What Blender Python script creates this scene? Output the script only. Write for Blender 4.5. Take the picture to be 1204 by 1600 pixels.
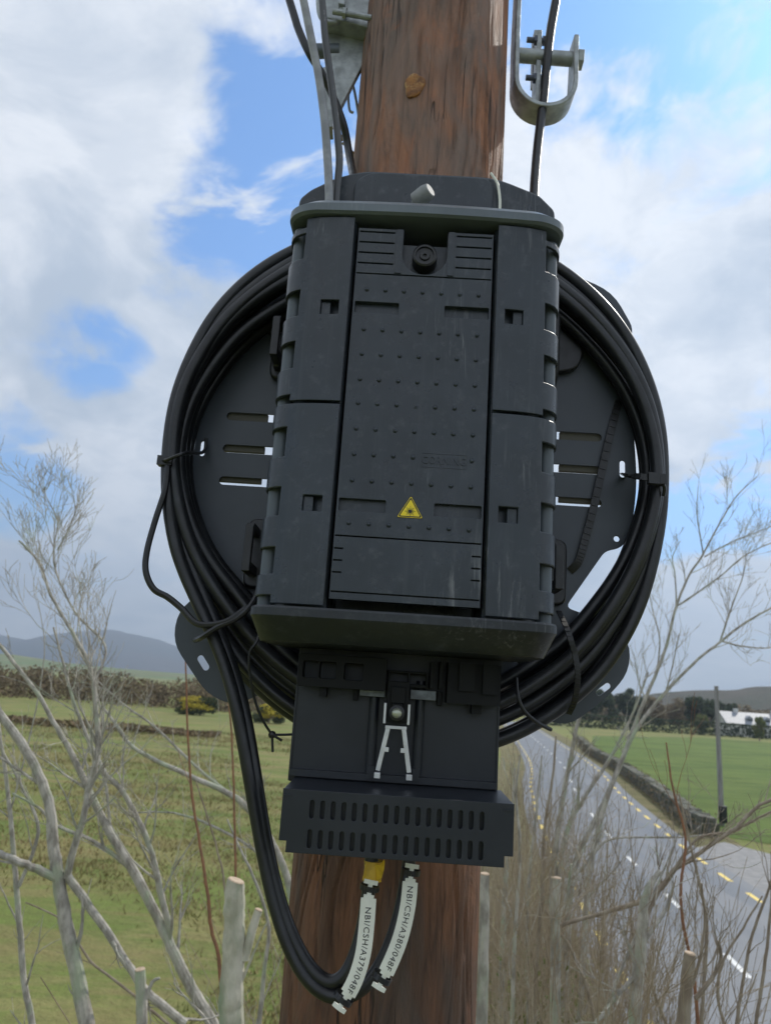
import bpy, math, random
from mathutils import Vector, Matrix, noise
R = math.radians
for o in list(bpy.data.objects): bpy.data.objects.remove(o)
SC = bpy.context.scene
COL = SC.collection
random.seed(7)

# ------------------------------------------------------------------ camera
EYE = 5.5                                   # height of the eye over the field
CAM = Vector((-0.04, -1.055, EYE))
YAW, PITCH, ROLL = R(0.5), R(13.0), R(3.8)
FPX = 1200.0
def cam_axes():
    cy, sy, cp, sp = math.cos(YAW), math.sin(YAW), math.cos(PITCH), math.sin(PITCH)
    f = Vector((sy*cp, cy*cp, sp)); r0 = Vector((cy, -sy, 0)); u0 = r0.cross(f)
    return r0*math.cos(ROLL)+u0*math.sin(ROLL), u0*math.cos(ROLL)-r0*math.sin(ROLL), f
AR, AU, AF = cam_axes()
cd = bpy.data.cameras.new("camera"); cam = bpy.data.objects.new("camera", cd); COL.objects.link(cam)
m = Matrix((AR, AU, -AF)).transposed().to_4x4(); m.translation = CAM
cam.matrix_world = m
cd.sensor_fit = 'VERTICAL'; cd.sensor_height = 36; cd.lens = 27
cd.clip_start = 0.05; cd.clip_end = 20000
cd.dof.use_dof = True; cd.dof.focus_distance = 0.82; cd.dof.aperture_fstop = 11
SC.camera = cam
SC.render.resolution_x, SC.render.resolution_y = 770, 1024
SC.view_settings.view_transform = 'Standard'; SC.view_settings.look = 'None'
SC.view_settings.gamma = 1; SC.view_settings.exposure = 0.42

def ray(px, py): return AF + AR*((px-602)/FPX) - AU*((py-800)/FPX)
def W(px, py, Y):                           # the point at world depth Y on a sight line
    d = ray(px, py); return CAM + d*((Y-CAM.y)/d.y)
def G(px, py, z=0.0):                       # the point on the ground on a sight line
    d = ray(px, py); return CAM + d*((z-CAM.z)/d.z)

# ------------------------------------------------------------------ sky, clouds, sun
SUN_AZ, SUN_EL = R(44), R(44)               # azimuth from +Y towards +X
world = bpy.data.worlds.new("World"); SC.world = world; world.use_nodes = True
nt = world.node_tree; nt.nodes.clear()
class NT:
    def __init__(s, nt): s.nt = nt
    def n(s, t, **k):
        nd = s.nt.nodes.new(t)
        for a, b in k.items():
            if a == 'ins':
                for q, v in b.items(): s.put(nd, q, v)
            else: setattr(nd, a, b)
        return nd
    def put(s, nd, q, v):
        if isinstance(v, bpy.types.NodeSocket): s.nt.links.new(v, nd.inputs[q])
        else: nd.inputs[q].default_value = v
    def math(s, op, a, b=0.0, clamp=False):
        nd = s.n('ShaderNodeMath', operation=op, use_clamp=clamp, ins={0: a, 1: b}); return nd.outputs[0]
    def mix(s, f, a, b):
        nd = s.n('ShaderNodeMix', data_type='RGBA', ins={0: f, 6: a, 7: b}); return nd.outputs[2]
    def noise(s, vec, sc, det=4, rough=.55, dist=0.0):
        return s.n('ShaderNodeTexNoise', ins={'Vector': vec, 'Scale': sc, 'Detail': det, 'Roughness': rough, 'Distortion': dist}).outputs[0]
    def rng(s, v, a, b, c=0.0, d=1.0, smooth=True):
        return s.n('ShaderNodeMapRange', interpolation_type='SMOOTHSTEP' if smooth else 'LINEAR', ins={0: v, 1: a, 2: b, 3: c, 4: d}).outputs[0]
    def vmul(s, v, x): return s.n('ShaderNodeVectorMath', operation='MULTIPLY', ins={0: v, 1: x}).outputs[0]
w = NT(nt)
tc = w.n('ShaderNodeTexCoord').outputs['Generated']
sky = w.n('ShaderNodeTexSky', sky_type='NISHITA', sun_disc=False, sun_elevation=SUN_EL, sun_rotation=SUN_AZ, air_density=1.0, dust_density=.6, ozone_density=2.2)
sep = w.n('ShaderNodeSeparateXYZ', ins={0: tc})
zc = w.math('ADD', w.math('MAXIMUM', sep.outputs[2], 0.0), 0.32)
proj = w.n('ShaderNodeVectorMath', operation='DIVIDE', ins={0: tc, 1: w.n('ShaderNodeCombineXYZ', ins={0: zc, 1: zc, 2: 1.0}).outputs[0]}).outputs[0]
wv = w.n('ShaderNodeTexNoise', ins={'Vector': proj, 'Scale': 1.6, 'Detail': 3}).outputs[1]
warp = w.n('ShaderNodeVectorMath', operation='ADD', ins={0: proj, 1: w.n('ShaderNodeVectorMath', operation='SCALE', ins={0: wv, 3: .38}).outputs[0]}).outputs[0]
n1 = w.math('ADD', w.math('MULTIPLY', w.noise(warp, 2.2, 10, .60, .15), .72), w.math('MULTIPLY', w.noise(warp, 6.5, 9, .66, .2), .30))
patches = [(490,240,8,1.5),(420,305,7,1.2),(505,150,8,1.5),(545,60,8,1.3),(340,350,5,.9),(150,545,3.6,.8),(115,575,2.6,.6),(930,20,8,1.3),(1020,60,8,1.15),(1130,30,9,1.1),(1180,120,7,1.0),
           (1140,785,5,1.0),(1060,805,5,1.0),(10,735,5,.8),(350,345,6,.6),(300,395,6,.5),(1190,745,5,.7),(700,40,9,.5)]
tot = w.rng(w.n('ShaderNodeVectorMath', operation='DOT_PRODUCT', ins={0: tc, 1: Vector((-.25,-.9,.45)).normalized()}).outputs[1], .35, .85, 0.0, .30)
for px, py, rad, amp in patches:
    d = ray(px, py).normalized()
    dt = w.n('ShaderNodeVectorMath', operation='DOT_PRODUCT', ins={0: tc, 1: d}).outputs[1]
    g = w.rng(dt, math.cos(R(rad*1.25)), math.cos(R(rad*.1)), 0.0, amp)
    tot = w.math('MAXIMUM', tot, g)
tot = w.math('MULTIPLY', tot, w.rng(w.noise(warp, 3.3, 6, .6, .4), .34, .60, .25, 1.15))
dens = w.math('SUBTRACT', w.math('ADD', n1, 0.135), w.math('MULTIPLY', tot, 0.30))
cover = w.rng(dens, .375, .590)
n2 = w.noise(w.n('ShaderNodeVectorMath', operation='ADD', ins={0: warp, 1: (3.1, 1.7, .4)}).outputs[0], 1.9, 8, .58, .3)
shade = w.rng(n2, .36, .56)
n3 = w.noise(warp, 8.5, 8, .66, .2)
shade2 = w.math('MULTIPLY', shade, w.rng(n3, .36, .62, .62, 1.0))
ccol = w.mix(shade2, (3.9, 4.5, 5.3, 1), (7.4, 7.6, 7.9, 1))
low = w.rng(sep.outputs[2], 0.0, .16, .25, 0.0)
ccol = w.mix(low, ccol, (4.2, 5.0, 6.1, 1))
skyc = w.vmul(sky.outputs[0], (.55, 1.08, 1.52))
final = w.mix(w.math('MULTIPLY', cover, .97), skyc, ccol)
bg = w.n('ShaderNodeBackground', ins={0: final, 1: 0.1})
wo = w.n('ShaderNodeOutputWorld', ins={0: bg.outputs[0]})
sd = bpy.data.lights.new("sun", 'SUN'); sd.energy = 2.6; sd.angle = R(1.0); sd.color = (1, .95, .87)
sun = bpy.data.objects.new("sun", sd); COL.objects.link(sun)
sv = Vector((math.sin(SUN_AZ)*math.cos(SUN_EL), math.cos(SUN_AZ)*math.cos(SUN_EL), math.sin(SUN_EL)))
sun.rotation_euler = sv.to_track_quat('Z', 'Y').to_euler()
sun.location = sv*50

# ------------------------------------------------------------------ materials
def mat(name, base, rough=.5, c2=None, ns=6.0, stretch=(1,1,1), lo=.35, hi=.65, bump=0.0, bs=60.0, metal=0.0, c3=None, ns3=2.0, lo3=.5, hi3=.7, spec=.5, rvar=0.0, coord='Object', det=5):
    m = bpy.data.materials.new(name); m.use_nodes = True
    t = NT(m.node_tree); b = m.node_tree.nodes['Principled BSDF']
    tcn = t.n('ShaderNodeTexCoord').outputs[coord]
    v = t.vmul(tcn, stretch)
    col = (*base, 1)
    if c2:
        f = t.rng(t.noise(v, ns, det, .6), lo, hi)
        col = t.mix(f, (*base, 1), (*c2, 1))
    if c3:
        f3 = t.rng(t.noise(v, ns3, det, .6, .3), lo3, hi3)
        col = t.mix(f3, col, (*c3, 1))
    t.put(b, 'Base Color', col); b.inputs['Metallic'].default_value = metal
    b.inputs['Specular IOR Level'].default_value = spec
    if rvar: t.put(b, 'Roughness', t.rng(t.noise(v, ns*2.3, 4, .6), .3, .7, rough-rvar, rough+rvar))
    else: b.inputs['Roughness'].default_value = rough
    if bump:
        bn = t.n('ShaderNodeBump', ins={'Strength': 1.0, 'Distance': bump, 'Height': t.noise(v, bs, 5, .6)})
        t.put(b, 'Normal', bn.outputs[0])
    return m
M = {}
def plastic(name, base, rough, light):
    m = mat(name, base, rough, tuple(c*1.25 for c in base), 14, rvar=.07, bump=.00012, bs=900)
    t = NT(m.node_tree); b = m.node_tree.nodes['Principled BSDF']
    tcn = t.n('ShaderNodeTexCoord').outputs['Object']
    # dusty scuffs: thin slanted strokes inside a few patches
    a = t.noise(t.vmul(tcn, (60, 60, 6)), 2.2, 6, .7, 1.2)
    area = t.rng(t.noise(tcn, 8.0, 3, .5), .52, .70)
    f = t.math('MULTIPLY', t.rng(a, .52, .75), area)
    g = t.math('MULTIPLY', t.rng(t.noise(tcn, 60, 6, .75), .50, .80), .30)
    st = t.math('MULTIPLY', t.rng(t.noise(t.vmul(tcn, (130, 130, 3)), 1.0, 4, .6), .55, .75), .09)
    g = t.math('MAXIMUM', g, st)
    f = t.math('MULTIPLY', t.math('MAXIMUM', f, g), light)
    old = b.inputs['Base Color'].links[0].from_socket
    t.put(b, 'Base Color', t.mix(f, old, (.24, .25, .26, 1)))
    return m
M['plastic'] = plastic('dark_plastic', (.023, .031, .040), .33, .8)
M['cap'] = plastic('shaded_cap_plastic', (.012, .016, .020), .38, .5)  # enclosure plastic darkened: the dim ground it reflects is put into the colour
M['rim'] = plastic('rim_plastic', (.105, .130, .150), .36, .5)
M['rod'] = mat('hinge_rod_plastic', (.085, .105, .122), .4)
M['plate'] = mat('powder_coated_steel', (.048, .059, .074), .40, (.056, .068, .084), 20, bump=.0001, bs=1200)
M['neck'] = mat('shaded_neck_steel', (.013,.017,.024), .42, (.018,.022,.030), 20, bump=.0001, bs=900)  # neck and tray steel, shadow under the box mixed into its colour
M['shaded_black'] = mat('shaded_black_moulding', (.006,.007,.008), .6, spec=.3)  # black plastic, made deeper in colour for the shadow below the box
M['black'] = mat('black_rubber', (.012, .013, .015), .38, (.018, .019, .021), 40, rvar=.06)
M['cable'] = mat('cable_sheath', (.010, .0105, .012), .36, (.017, .019, .022), 25, bump=.0002, bs=120, rvar=.08)
M['cable_grey'] = mat('weathered_cable_sheath', (.30, .31, .32), .42, (.20, .21, .22), 30, bump=.0002, bs=150)
M['galv'] = mat('galvanised_steel', (.42, .45, .45), .5, (.28, .30, .30), 45, metal=.55, bump=.0003, bs=300, rvar=.1)
M['silver'] = mat('bright_aluminium', (.75, .76, .78), .35, (.6, .61, .63), 60, metal=.7)
M['white'] = mat('white_nylon', (.82, .83, .73), .55, (.74, .75, .66), 30)
M['ink'] = mat('black_ink', (.02, .02, .025), .6)
M['yellow'] = mat('yellow_vinyl', (.95, .74, .02), .4, (.88, .66, .02), 60)
M['tape'] = mat('yellow_tape', (.78, .50, .03), .4, (.60, .36, .02), 90)
M['bark'] = mat('pale_bark', (.50, .47, .41), .85, (.26, .24, .205), 34, (1,1,.45), bump=.004, bs=120, c3=(.38,.43,.30), ns3=9)
M['barkdark'] = mat('brown_bark', (.21, .165, .12), .85, (.34, .29, .22), 26, (1,1,.4), bump=.001, bs=120)
M['twigred'] = mat('reddish_twig_bark', (.30, .14, .07), .7, (.20, .10, .06), 30)
M['cut'] = mat('cut_wood', (.55, .43, .31), .8, (.42, .31, .21), 80)
M['green'] = mat('small_leaves', (.07, .10, .02), .6, (.13, .15, .03), 8)

def pole_mat():
    m = bpy.data.materials.new('weathered_creosoted_wood'); m.use_nodes = True
    t = NT(m.node_tree); b = m.node_tree.nodes['Principled BSDF']
    tcn = t.n('ShaderNodeTexCoord').outputs['Object']
    v = t.vmul(tcn, (1, 1, .11))
    fine = t.noise(v, 75, 8, .72, .8)
    mid = t.noise(t.vmul(tcn, (1, 1, .28)), 15, 7, .68, 1.1)
    big = t.noise(t.vmul(tcn, (1, 1, .35)), 7, 4, .6, .4)
    c = t.mix(t.rng(mid, .36, .66), (.44, .190, .092, 1), (.23, .120, .075, 1))
    c = t.mix(t.math('MULTIPLY', t.rng(fine, .46, .66), .52), c, (.055, .040, .034, 1))
    c = t.mix(t.math('MULTIPLY', t.rng(big, .48, .62), .62), c, (.20, .175, .155, 1))
    red = t.rng(t.noise(t.vmul(tcn, (1, 1, .5)), 11, 5, .65, .8), .57, .68)
    c = t.mix(t.math('MULTIPLY', red, .7), c, (.40, .17, .09, 1))
    pale = t.rng(t.noise(t.vmul(tcn, (1, 1, .10)), 70, 3, .7, .3), .66, .76)
    c = t.mix(t.math('MULTIPLY', pale, .55), c, (.50, .40, .32, 1))
    ck = t.noise(t.vmul(tcn, (1, 1, .055)), 42, 3, .5, .5)
    ck2 = t.math('ABSOLUTE', t.math('SUBTRACT', ck, .5))
    ckm = t.math('MULTIPLY', t.rng(ck2, .004, .020, 1.0, 0.0), t.rng(t.noise(t.vmul(tcn, (1, 1, .4)), 9, 3, .6), .48, .60))
    c = t.mix(t.math('MULTIPLY', ckm, .85), c, (.020, .014, .011, 1))
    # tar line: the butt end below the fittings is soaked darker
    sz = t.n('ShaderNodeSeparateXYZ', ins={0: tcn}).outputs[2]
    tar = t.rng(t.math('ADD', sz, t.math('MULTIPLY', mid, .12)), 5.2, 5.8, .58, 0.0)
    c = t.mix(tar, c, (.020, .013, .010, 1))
    t.put(b, 'Base Color', c)
    t.put(b, 'Roughness', t.rng(fine, .3, .7, .62, .85))
    h = t.math('SUBTRACT', t.math('ADD', fine, t.math('MULTIPLY', mid, 1.5)), t.math('MULTIPLY', ckm, .8))
    bn = t.n('ShaderNodeBump', ins={'Strength': 1.0, 'Distance': .006, 'Height': h})
    t.put(b, 'Normal', bn.outputs[0])
    return m
M['pole'] = pole_mat()

# ------------------------------------------------------------------ mesh helpers
class MB:
    def __init__(s): s.v = []; s.f = []; s.mi = []; s.cur = 0
    def add(s, vs, fs):
        k = len(s.v); s.v += [tuple(p) for p in vs]
        for f in fs: s.f.append(tuple(i+k for i in f)); s.mi.append(s.cur)
    def box(s, a, b, rz=0, c=None):
        x0,y0,z0 = a; x1,y1,z1 = b
        vs = [Vector(p) for p in ((x0,y0,z0),(x1,y0,z0),(x1,y1,z0),(x0,y1,z0),(x0,y0,z1),(x1,y0,z1),(x1,y1,z1),(x0,y1,z1))]
        s.add(vs, [(0,3,2,1),(4,5,6,7),(0,1,5,4),(1,2,6,5),(2,3,7,6),(3,0,4,7)])
    def obox(s, c, ax, ay, az):
        c = Vector(c); vs = []
        for k in (-1,1):
            for i,j in ((-1,-1),(1,-1),(1,1),(-1,1)): vs.append(c+ax*i+ay*j+az*k)
        s.add(vs, [(0,3,2,1),(4,5,6,7),(0,1,5,4),(1,2,6,5),(2,3,7,6),(3,0,4,7)])
    def bar(s, p, q, w, t, up=(0,0,1)):     # flat bar from p to q: width w, thickness t (t along up)
        p, q = Vector(p), Vector(q); d = (q-p); L = d.length; d.normalize()
        u = Vector(up); u = (u-d*u.dot(d)).normalized(); r = d.cross(u)
        s.obox((p+q)/2, d*(L/2), r*(w/2), u*(t/2))
    def tube(s, pts, rad, n=8, caps=True):
        pts = [Vector(p) for p in pts]; N = len(pts)
        if not hasattr(rad, '__len__'): rad = [rad]*N
        t0 = (pts[1]-pts[0]).normalized()
        nrm = t0.orthogonal().normalized(); vs = []
        for i, p in enumerate(pts):
            t = (pts[min(i+1,N-1)]-pts[max(i-1,0)])
            t = t.normalized() if t.length > 1e-9 else t0
            nrm = (nrm - t*nrm.dot(t)); nrm = nrm.normalized() if nrm.length > 1e-6 else t.orthogonal().normalized()
            bi = t.cross(nrm)
            for k in range(n):
                a = 2*math.pi*k/n; vs.append(p+nrm*(rad[i]*math.cos(a))+bi*(rad[i]*math.sin(a)))
        fs = [(i*n+k, i*n+(k+1)%n, (i+1)*n+(k+1)%n, (i+1)*n+k) for i in range(N-1) for k in range(n)]
        if caps: fs += [tuple(range(n))[::-1], tuple((N-1)*n+k for k in range(n))]
        s.add(vs, fs)
    def cyl(s, p, q, r, n=20): s.tube([p, q], r, n)
    def dome(s, c, r, axis=(0,-1,0), n=10, rings=4, flat=.7):
        ax = Vector(axis).normalized(); u = ax.orthogonal().normalized(); v = ax.cross(u); c = Vector(c)
        vs = []
        for i in range(rings):
            a = (math.pi/2)*i/rings
            for k in range(n):
                b = 2*math.pi*k/n
                vs.append(c+ax*(r*flat*math.sin(a))+(u*math.cos(b)+v*math.sin(b))*(r*math.cos(a)))
        vs.append(c+ax*r*flat)
        fs = [(i*n+k, i*n+(k+1)%n, (i+1)*n+(k+1)%n, (i+1)*n+k) for i in range(rings-1) for k in range(n)]
        fs += [((rings-1)*n+k, (rings-1)*n+(k+1)%n, rings*n) for k in range(n)]
        s.add(vs, fs)
    def loft(s, loops, closed=True, caps=True):
        n = len(loops[0]); vs = [p for l in loops for p in l]; fs = []
        for i in range(len(loops)-1):
            for k in range(n if closed else n-1):
                fs.append((i*n+k, i*n+(k+1)%n, (i+1)*n+(k+1)%n, (i+1)*n+k))
        if caps: fs += [tuple(range(n))[::-1], tuple((len(loops)-1)*n+k for k in range(n))]
        s.add(vs, fs)
    def build(s, name, m, parent=None, smooth=False, bevel=0, recalc=True, angle=35):
        me = bpy.data.meshes.new(name); me.from_pydata(s.v, [], s.f)
        for x in (m if isinstance(m, (list, tuple)) else [m]): me.materials.append(x)
        if isinstance(m, (list, tuple)): me.polygons.foreach_set('material_index', s.mi)
        me.update()
        if recalc:
            import bmesh
            bm = bmesh.new(); bm.from_mesh(me); bmesh.ops.recalc_face_normals(bm, faces=bm.faces); bm.to_mesh(me); bm.free()
        return link(name, me, parent, smooth, bevel, angle)
def link(name, me, parent=None, smooth=False, bevel=0, angle=35):
    if smooth:
        me.polygons.foreach_set('use_smooth', [True]*len(me.polygons))
        try: me.set_sharp_from_angle(angle=R(angle))
        except Exception: pass
    o = bpy.data.objects.new(name, me); COL.objects.link(o)
    if parent: o.parent = parent
    if bevel:
        b = o.modifiers.new('bevel', 'BEVEL'); b.width = bevel; b.segments = 2; b.limit_method = 'ANGLE'; b.angle_limit = R(35)
        b.harden_normals = False
    return o
def plate_mb(mb, loops, thick, bev, y):     # a plate in the XZ plane with real holes, its front face at y
    cu = bpy.data.curves.new('c', 'CURVE'); cu.dimensions = '2D'; cu.fill_mode = 'BOTH'
    for lp in loops:
        sp = cu.splines.new('POLY'); sp.points.add(len(lp)-1)
        for i, p in enumerate(lp): sp.points[i].co = (p[0], p[1], 0, 1)
        sp.use_cyclic_u = True
    cu.extrude = max(thick/2-bev, 1e-5); cu.bevel_depth = bev; cu.bevel_resolution = 1; cu.offset = -bev
    take_curve(mb, cu, lambda p: (p.x, y+thick/2-p.z, p.y))
def take_curve(mb, cu, fn):
    o = bpy.data.objects.new('c', cu); COL.objects.link(o)
    dg = bpy.context.evaluated_depsgraph_get(); dg.update()
    me = bpy.data.meshes.new_from_object(o.evaluated_get(dg))
    mb.add([fn(v.co) for v in me.vertices], [tuple(p.vertices) for p in me.polygons])
    bpy.data.objects.remove(o); bpy.data.meshes.remove(me); bpy.data.curves.remove(cu)
def text_mb(mb, txt, size, fn, ext=.0, res=3):
    cu = bpy.data.curves.new('t', 'FONT'); cu.body = txt; cu.size = size; cu.extrude = ext; cu.resolution_u = res
    cu.align_x = 'CENTER'; cu.align_y = 'CENTER'; cu.space_character = 1.12
    take_curve(mb, cu, fn)
def rect(x0, z0, x1, z1, r=0, n=3):
    if not r: return [(x0,z0),(x1,z0),(x1,z1),(x0,z1)]
    out = []
    for cx, cz, a0 in ((x1-r,z0+r,-90),(x1-r,z1-r,0),(x0+r,z1-r,90),(x0+r,z0+r,180)):
        for k in range(n+1):
            a = R(a0+90*k/n); out.append((cx+r*math.cos(a), cz+r*math.sin(a)))
    return out
def slot(cx, cz, L, w, ang=0, n=6):
    out = []; ca, sa = math.cos(R(ang)), math.sin(R(ang))
    for s_, a0 in ((1,-90),(-1,90)):
        for k in range(n+1):
            a = R(a0+180*k/n); x = s_*(L/2-w/2)+w/2*math.cos(a); z = w/2*math.sin(a)
            out.append((cx+x*ca-z*sa, cz+x*sa+z*ca))
    return out
def roundpoly(pts, r, n=4):
    out = []; N = len(pts)
    for i in range(N):
        p = Vector(pts[i][:2]); a = Vector(pts[i-1][:2]); b = Vector(pts[(i+1)%N][:2])
        rr = pts[i][2] if len(pts[i]) > 2 else r
        d1 = (a-p); d2 = (b-p); l = min(rr, d1.length*.48, d2.length*.48)
        s_, e = p+d1.normalized()*l, p+d2.normalized()*l
        if rr <= 0: out.append(tuple(p)); continue
        for k in range(n+1):
            t = k/n; q = s_*(1-t)**2+p*(2*t*(1-t))+e*t*t; out.append((q.x, q.y))
    return out
def smooth_path(pts, sub=6):                # Catmull-Rom
    P = [Vector(p) for p in pts]; out = []
    for i in range(len(P)-1):
        p0, p1, p2, p3 = P[max(i-1,0)], P[i], P[i+1], P[min(i+2,len(P)-1)]
        for k in range(sub):
            t = k/sub
            out.append(.5*((2*p1)+(p2-p0)*t+(2*p0-5*p1+4*p2-p3)*t*t+(3*p1-p0-3*p2+p3)*t**3))
    out.append(P[-1]); return out
def tag(o, label=None, cat=None, group=None, kind=None):
    for k, v in (('label',label),('category',cat),('group',group),('kind',kind)):
        if v: o[k] = v
    return o
def empty(name, loc, label, cat, group=None, rz=0):
    o = bpy.data.objects.new(name, None); COL.objects.link(o); o.location = loc; o.rotation_euler = (0,0,rz)
    o.empty_display_size = .1
    return tag(o, label, cat, group)

# ================================================================== GROUND
def sheet(name, pts_l, pts_r, z, m, kind='structure'):
    mb = MB(); n = len(pts_l)
    mb.add([(p[0],p[1],z) for p in pts_l]+[(p[0],p[1],z) for p in pts_r], [(i,i+1,n+i+1,n+i) for i in range(n-1)])
    return tag(mb.build(name, m), kind=kind)
def ground_mat(name, cols, s1, s2, bump=.05, bs=6):
    m = bpy.data.materials.new(name); m.use_nodes = True
    t = NT(m.node_tree); b = m.node_tree.nodes['Principled BSDF']; b.inputs['Roughness'].default_value = .9
    b.inputs['Specular IOR Level'].default_value = .2
    tcn = t.n('ShaderNodeTexCoord').outputs['Object']
    a = t.rng(t.noise(tcn, s1, 6, .65, .4), .38, .62); c = t.rng(t.noise(t.vmul(tcn, (.6,1.4,1)), s2*.5, 7, .75, .4), .44, .62)
    e = t.rng(t.noise(tcn, s2*6, 4, .7), .35, .7)
    col = t.mix(a, (*cols[0],1), (*cols[1],1)); col = t.mix(t.math('MULTIPLY', c, .8), col, (*cols[2],1))
    col = t.mix(t.math('MULTIPLY', e, .5), col, (*cols[3],1))
    pt = t.rng(t.noise(t.vmul(tcn, (.5,1.6,1)), s1*3.2, 6, .75, .6), .47, .60)
    col = t.mix(t.math('MULTIPLY', pt, .65), col, (cols[2][0]*.78, cols[2][1]*.74, cols[2][2]*.75, 1))
    t.put(b, 'Base Color', col)
    bn = t.n('ShaderNodeBump', ins={'Strength': 1.0, 'Distance': bump*2, 'Height': t.noise(tcn, bs, 5, .7)})
    t.put(b, 'Normal', bn.outputs[0]); return m
M['rough'] = ground_mat('rough_pasture', [(.180,.230,.055),(.120,.170,.038),(.30,.265,.11),(.13,.125,.045)], .05, .55)
M['lush'] = ground_mat('lush_grass', [(.10,.170,.028),(.13,.185,.036),(.08,.135,.025),(.15,.18,.05)], .05, .4, .05)
M['verge'] = ground_mat('verge_grass', [(.17,.16,.07),(.23,.19,.10),(.12,.13,.045),(.25,.20,.12)], .2, 1.2)
def road_mat():
    m = bpy.data.materials.new('damp_asphalt'); m.use_nodes = True
    t = NT(m.node_tree); b = m.node_tree.nodes['Principled BSDF']
    tcn = t.n('ShaderNodeTexCoord').outputs['Object']
    st = t.noise(t.vmul(tcn, (1.0, .08, 1)), 1.3, 5, .6, .2)
    c = t.mix(t.rng(st, .38, .62), (.088,.097,.110,1), (.145,.155,.170,1))
    c = t.mix(t.math('MULTIPLY', t.rng(t.noise(tcn, 40, 4, .7), .4, .7), .5), c, (.19,.20,.22,1))
    t.put(b, 'Base Color', c); t.put(b, 'Roughness', t.rng(st, .35, .65, .42, .62))
    bn = t.n('ShaderNodeBump', ins={'Strength': .5, 'Distance': .006, 'Height': t.noise(tcn, 120, 3, .7)})
    t.put(b, 'Normal', bn.outputs[0]); return m
M['road'] = road_mat()
M['gravel'] = mat('pale_asphalt', (.27,.265,.26), .8, (.2,.2,.2), 3, bump=.01, bs=60)
M['mark_white'] = mat('worn_white_paint', (.72,.72,.70), .6, (.45,.45,.44), 9, lo=.5, hi=.75)
M['mark_yellow'] = mat('worn_yellow_paint', (.80,.60,.14), .6, (.60,.46,.14), 9, lo=.5, hi=.75)

mb = MB(); S = 9000; k = 24
for i in range(k+1):
    for j in range(k+1): mb.v.append((S*(2*i/k-1), S*(2*j/k-1), 0))
for i in range(k):
    for j in range(k):
        a = i*(k+1)+j; mb.f.append((a, a+k+1, a+k+2, a+1)); mb.mi.append(0)
tag(mb.build('ground', M['rough'], recalc=False), kind='structure')

# road edges, from far to near
LE = [G(838,1135),G(828,1160),G(822,1190),G(832,1245),G(855,1310),G(880,1365),G(905,1412),G(945,1510)]
RE = [G(925,1135),G(915,1160),G(915,1192),G(955,1232),G(1000,1270),G(1065,1325),G(1150,1385),G(1204,1420)]
def resample(pts, n):
    P = smooth_path(pts, 12); L = [0]
    for i in range(1, len(P)): L.append(L[-1]+(P[i]-P[i-1]).length)
    out = []
    for k in range(n):
        t = L[-1]*k/(n-1); i = max(j for j in range(len(L)) if L[j] <= t+1e-9); i = min(i, len(P)-2)
        u = (t-L[i])/max(L[i+1]-L[i],1e-9); out.append(P[i].lerp(P[i+1], u))
    return out
# centre line of the road in plan, 5.6 m wide between the edge lines
CL = [Vector(p) for p in ((36,190,0),(27,130,0),(18.4,74,0),(13.6,50,0),(10.6,33,0),(9.3,23,0),(8.3,15,0),(7.4,6,0),(6.6,-6,0),(6.0,-30,0),(6,-90,0))]
cl = resample(CL, 240)
def offs(d):
    out = []
    for i, p in enumerate(cl):
        t = (cl[min(i+1,len(cl)-1)]-cl[max(i-1,0)]).normalized(); out.append(p+Vector((-t.y, t.x, 0))*d)
    return out
sheet('verge', offs(-5.4), offs(5.6), .004, M['verge'])
sheet('road', offs(-3.35), offs(3.35), .012, M['road'])
def dashes(name, d, wid, on, off, m, z=.016, start=0.0):
    L = 0; mb = MB(); a = offs(d-wid/2); b = offs(d+wid/2); c = offs(d)
    acc = start; state = True; i = 0
    for i in range(len(c)-1):
        seg = (c[i+1]-c[i]).length; n = max(1, int(seg/.1))
        for k in range(n):
            u0, u1 = k/n, (k+1)/n
            if (acc % (on+off)) < on:
                q = [a[i].lerp(a[i+1],u0), a[i].lerp(a[i+1],u1), b[i].lerp(b[i+1],u1), b[i].lerp(b[i+1],u0)]
                mb.add([(p.x,p.y,z) for p in q], [(0,1,2,3)])
            acc += seg/n
    return tag(mb.build(name, m), kind='structure')
dashes('centre_line', .0, .14, 1.6, 4.0, M['mark_white'])
dashes('edge_line', -2.8, .17, 1.2, 1.5, M['mark_yellow'])
dashes('edge_line', 2.8, .17, 1.2, 1.5, M['mark_yellow'], start=.7)
# lay-by opening on the far side of the road and the lush field behind the wall
lay = [G(1085,1325),G(1130,1316),G(1204,1335),G(1300,1360),G(1420,1440),G(1300,1490),G(1204,1424),G(1150,1389)]
mb = MB(); mb.add([(p.x,p.y,.008) for p in lay], [tuple(range(len(lay)))]); tag(mb.build('lay_by', M['gravel'], recalc=False), kind='structure')
fl = [G(925,1150),G(925,1178),G(985,1215),G(1045,1258),G(1085,1292),G(1120,1306),G(1300,1335),G(1700,1380),G(1700,1190),G(1300,1168),G(1100,1153)]
mb = MB(); mb.add([(p.x,p.y,.02) for p in fl], [tuple(range(len(fl)))]); tag(mb.build('field', M['lush'], recalc=False), kind='structure')

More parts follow.
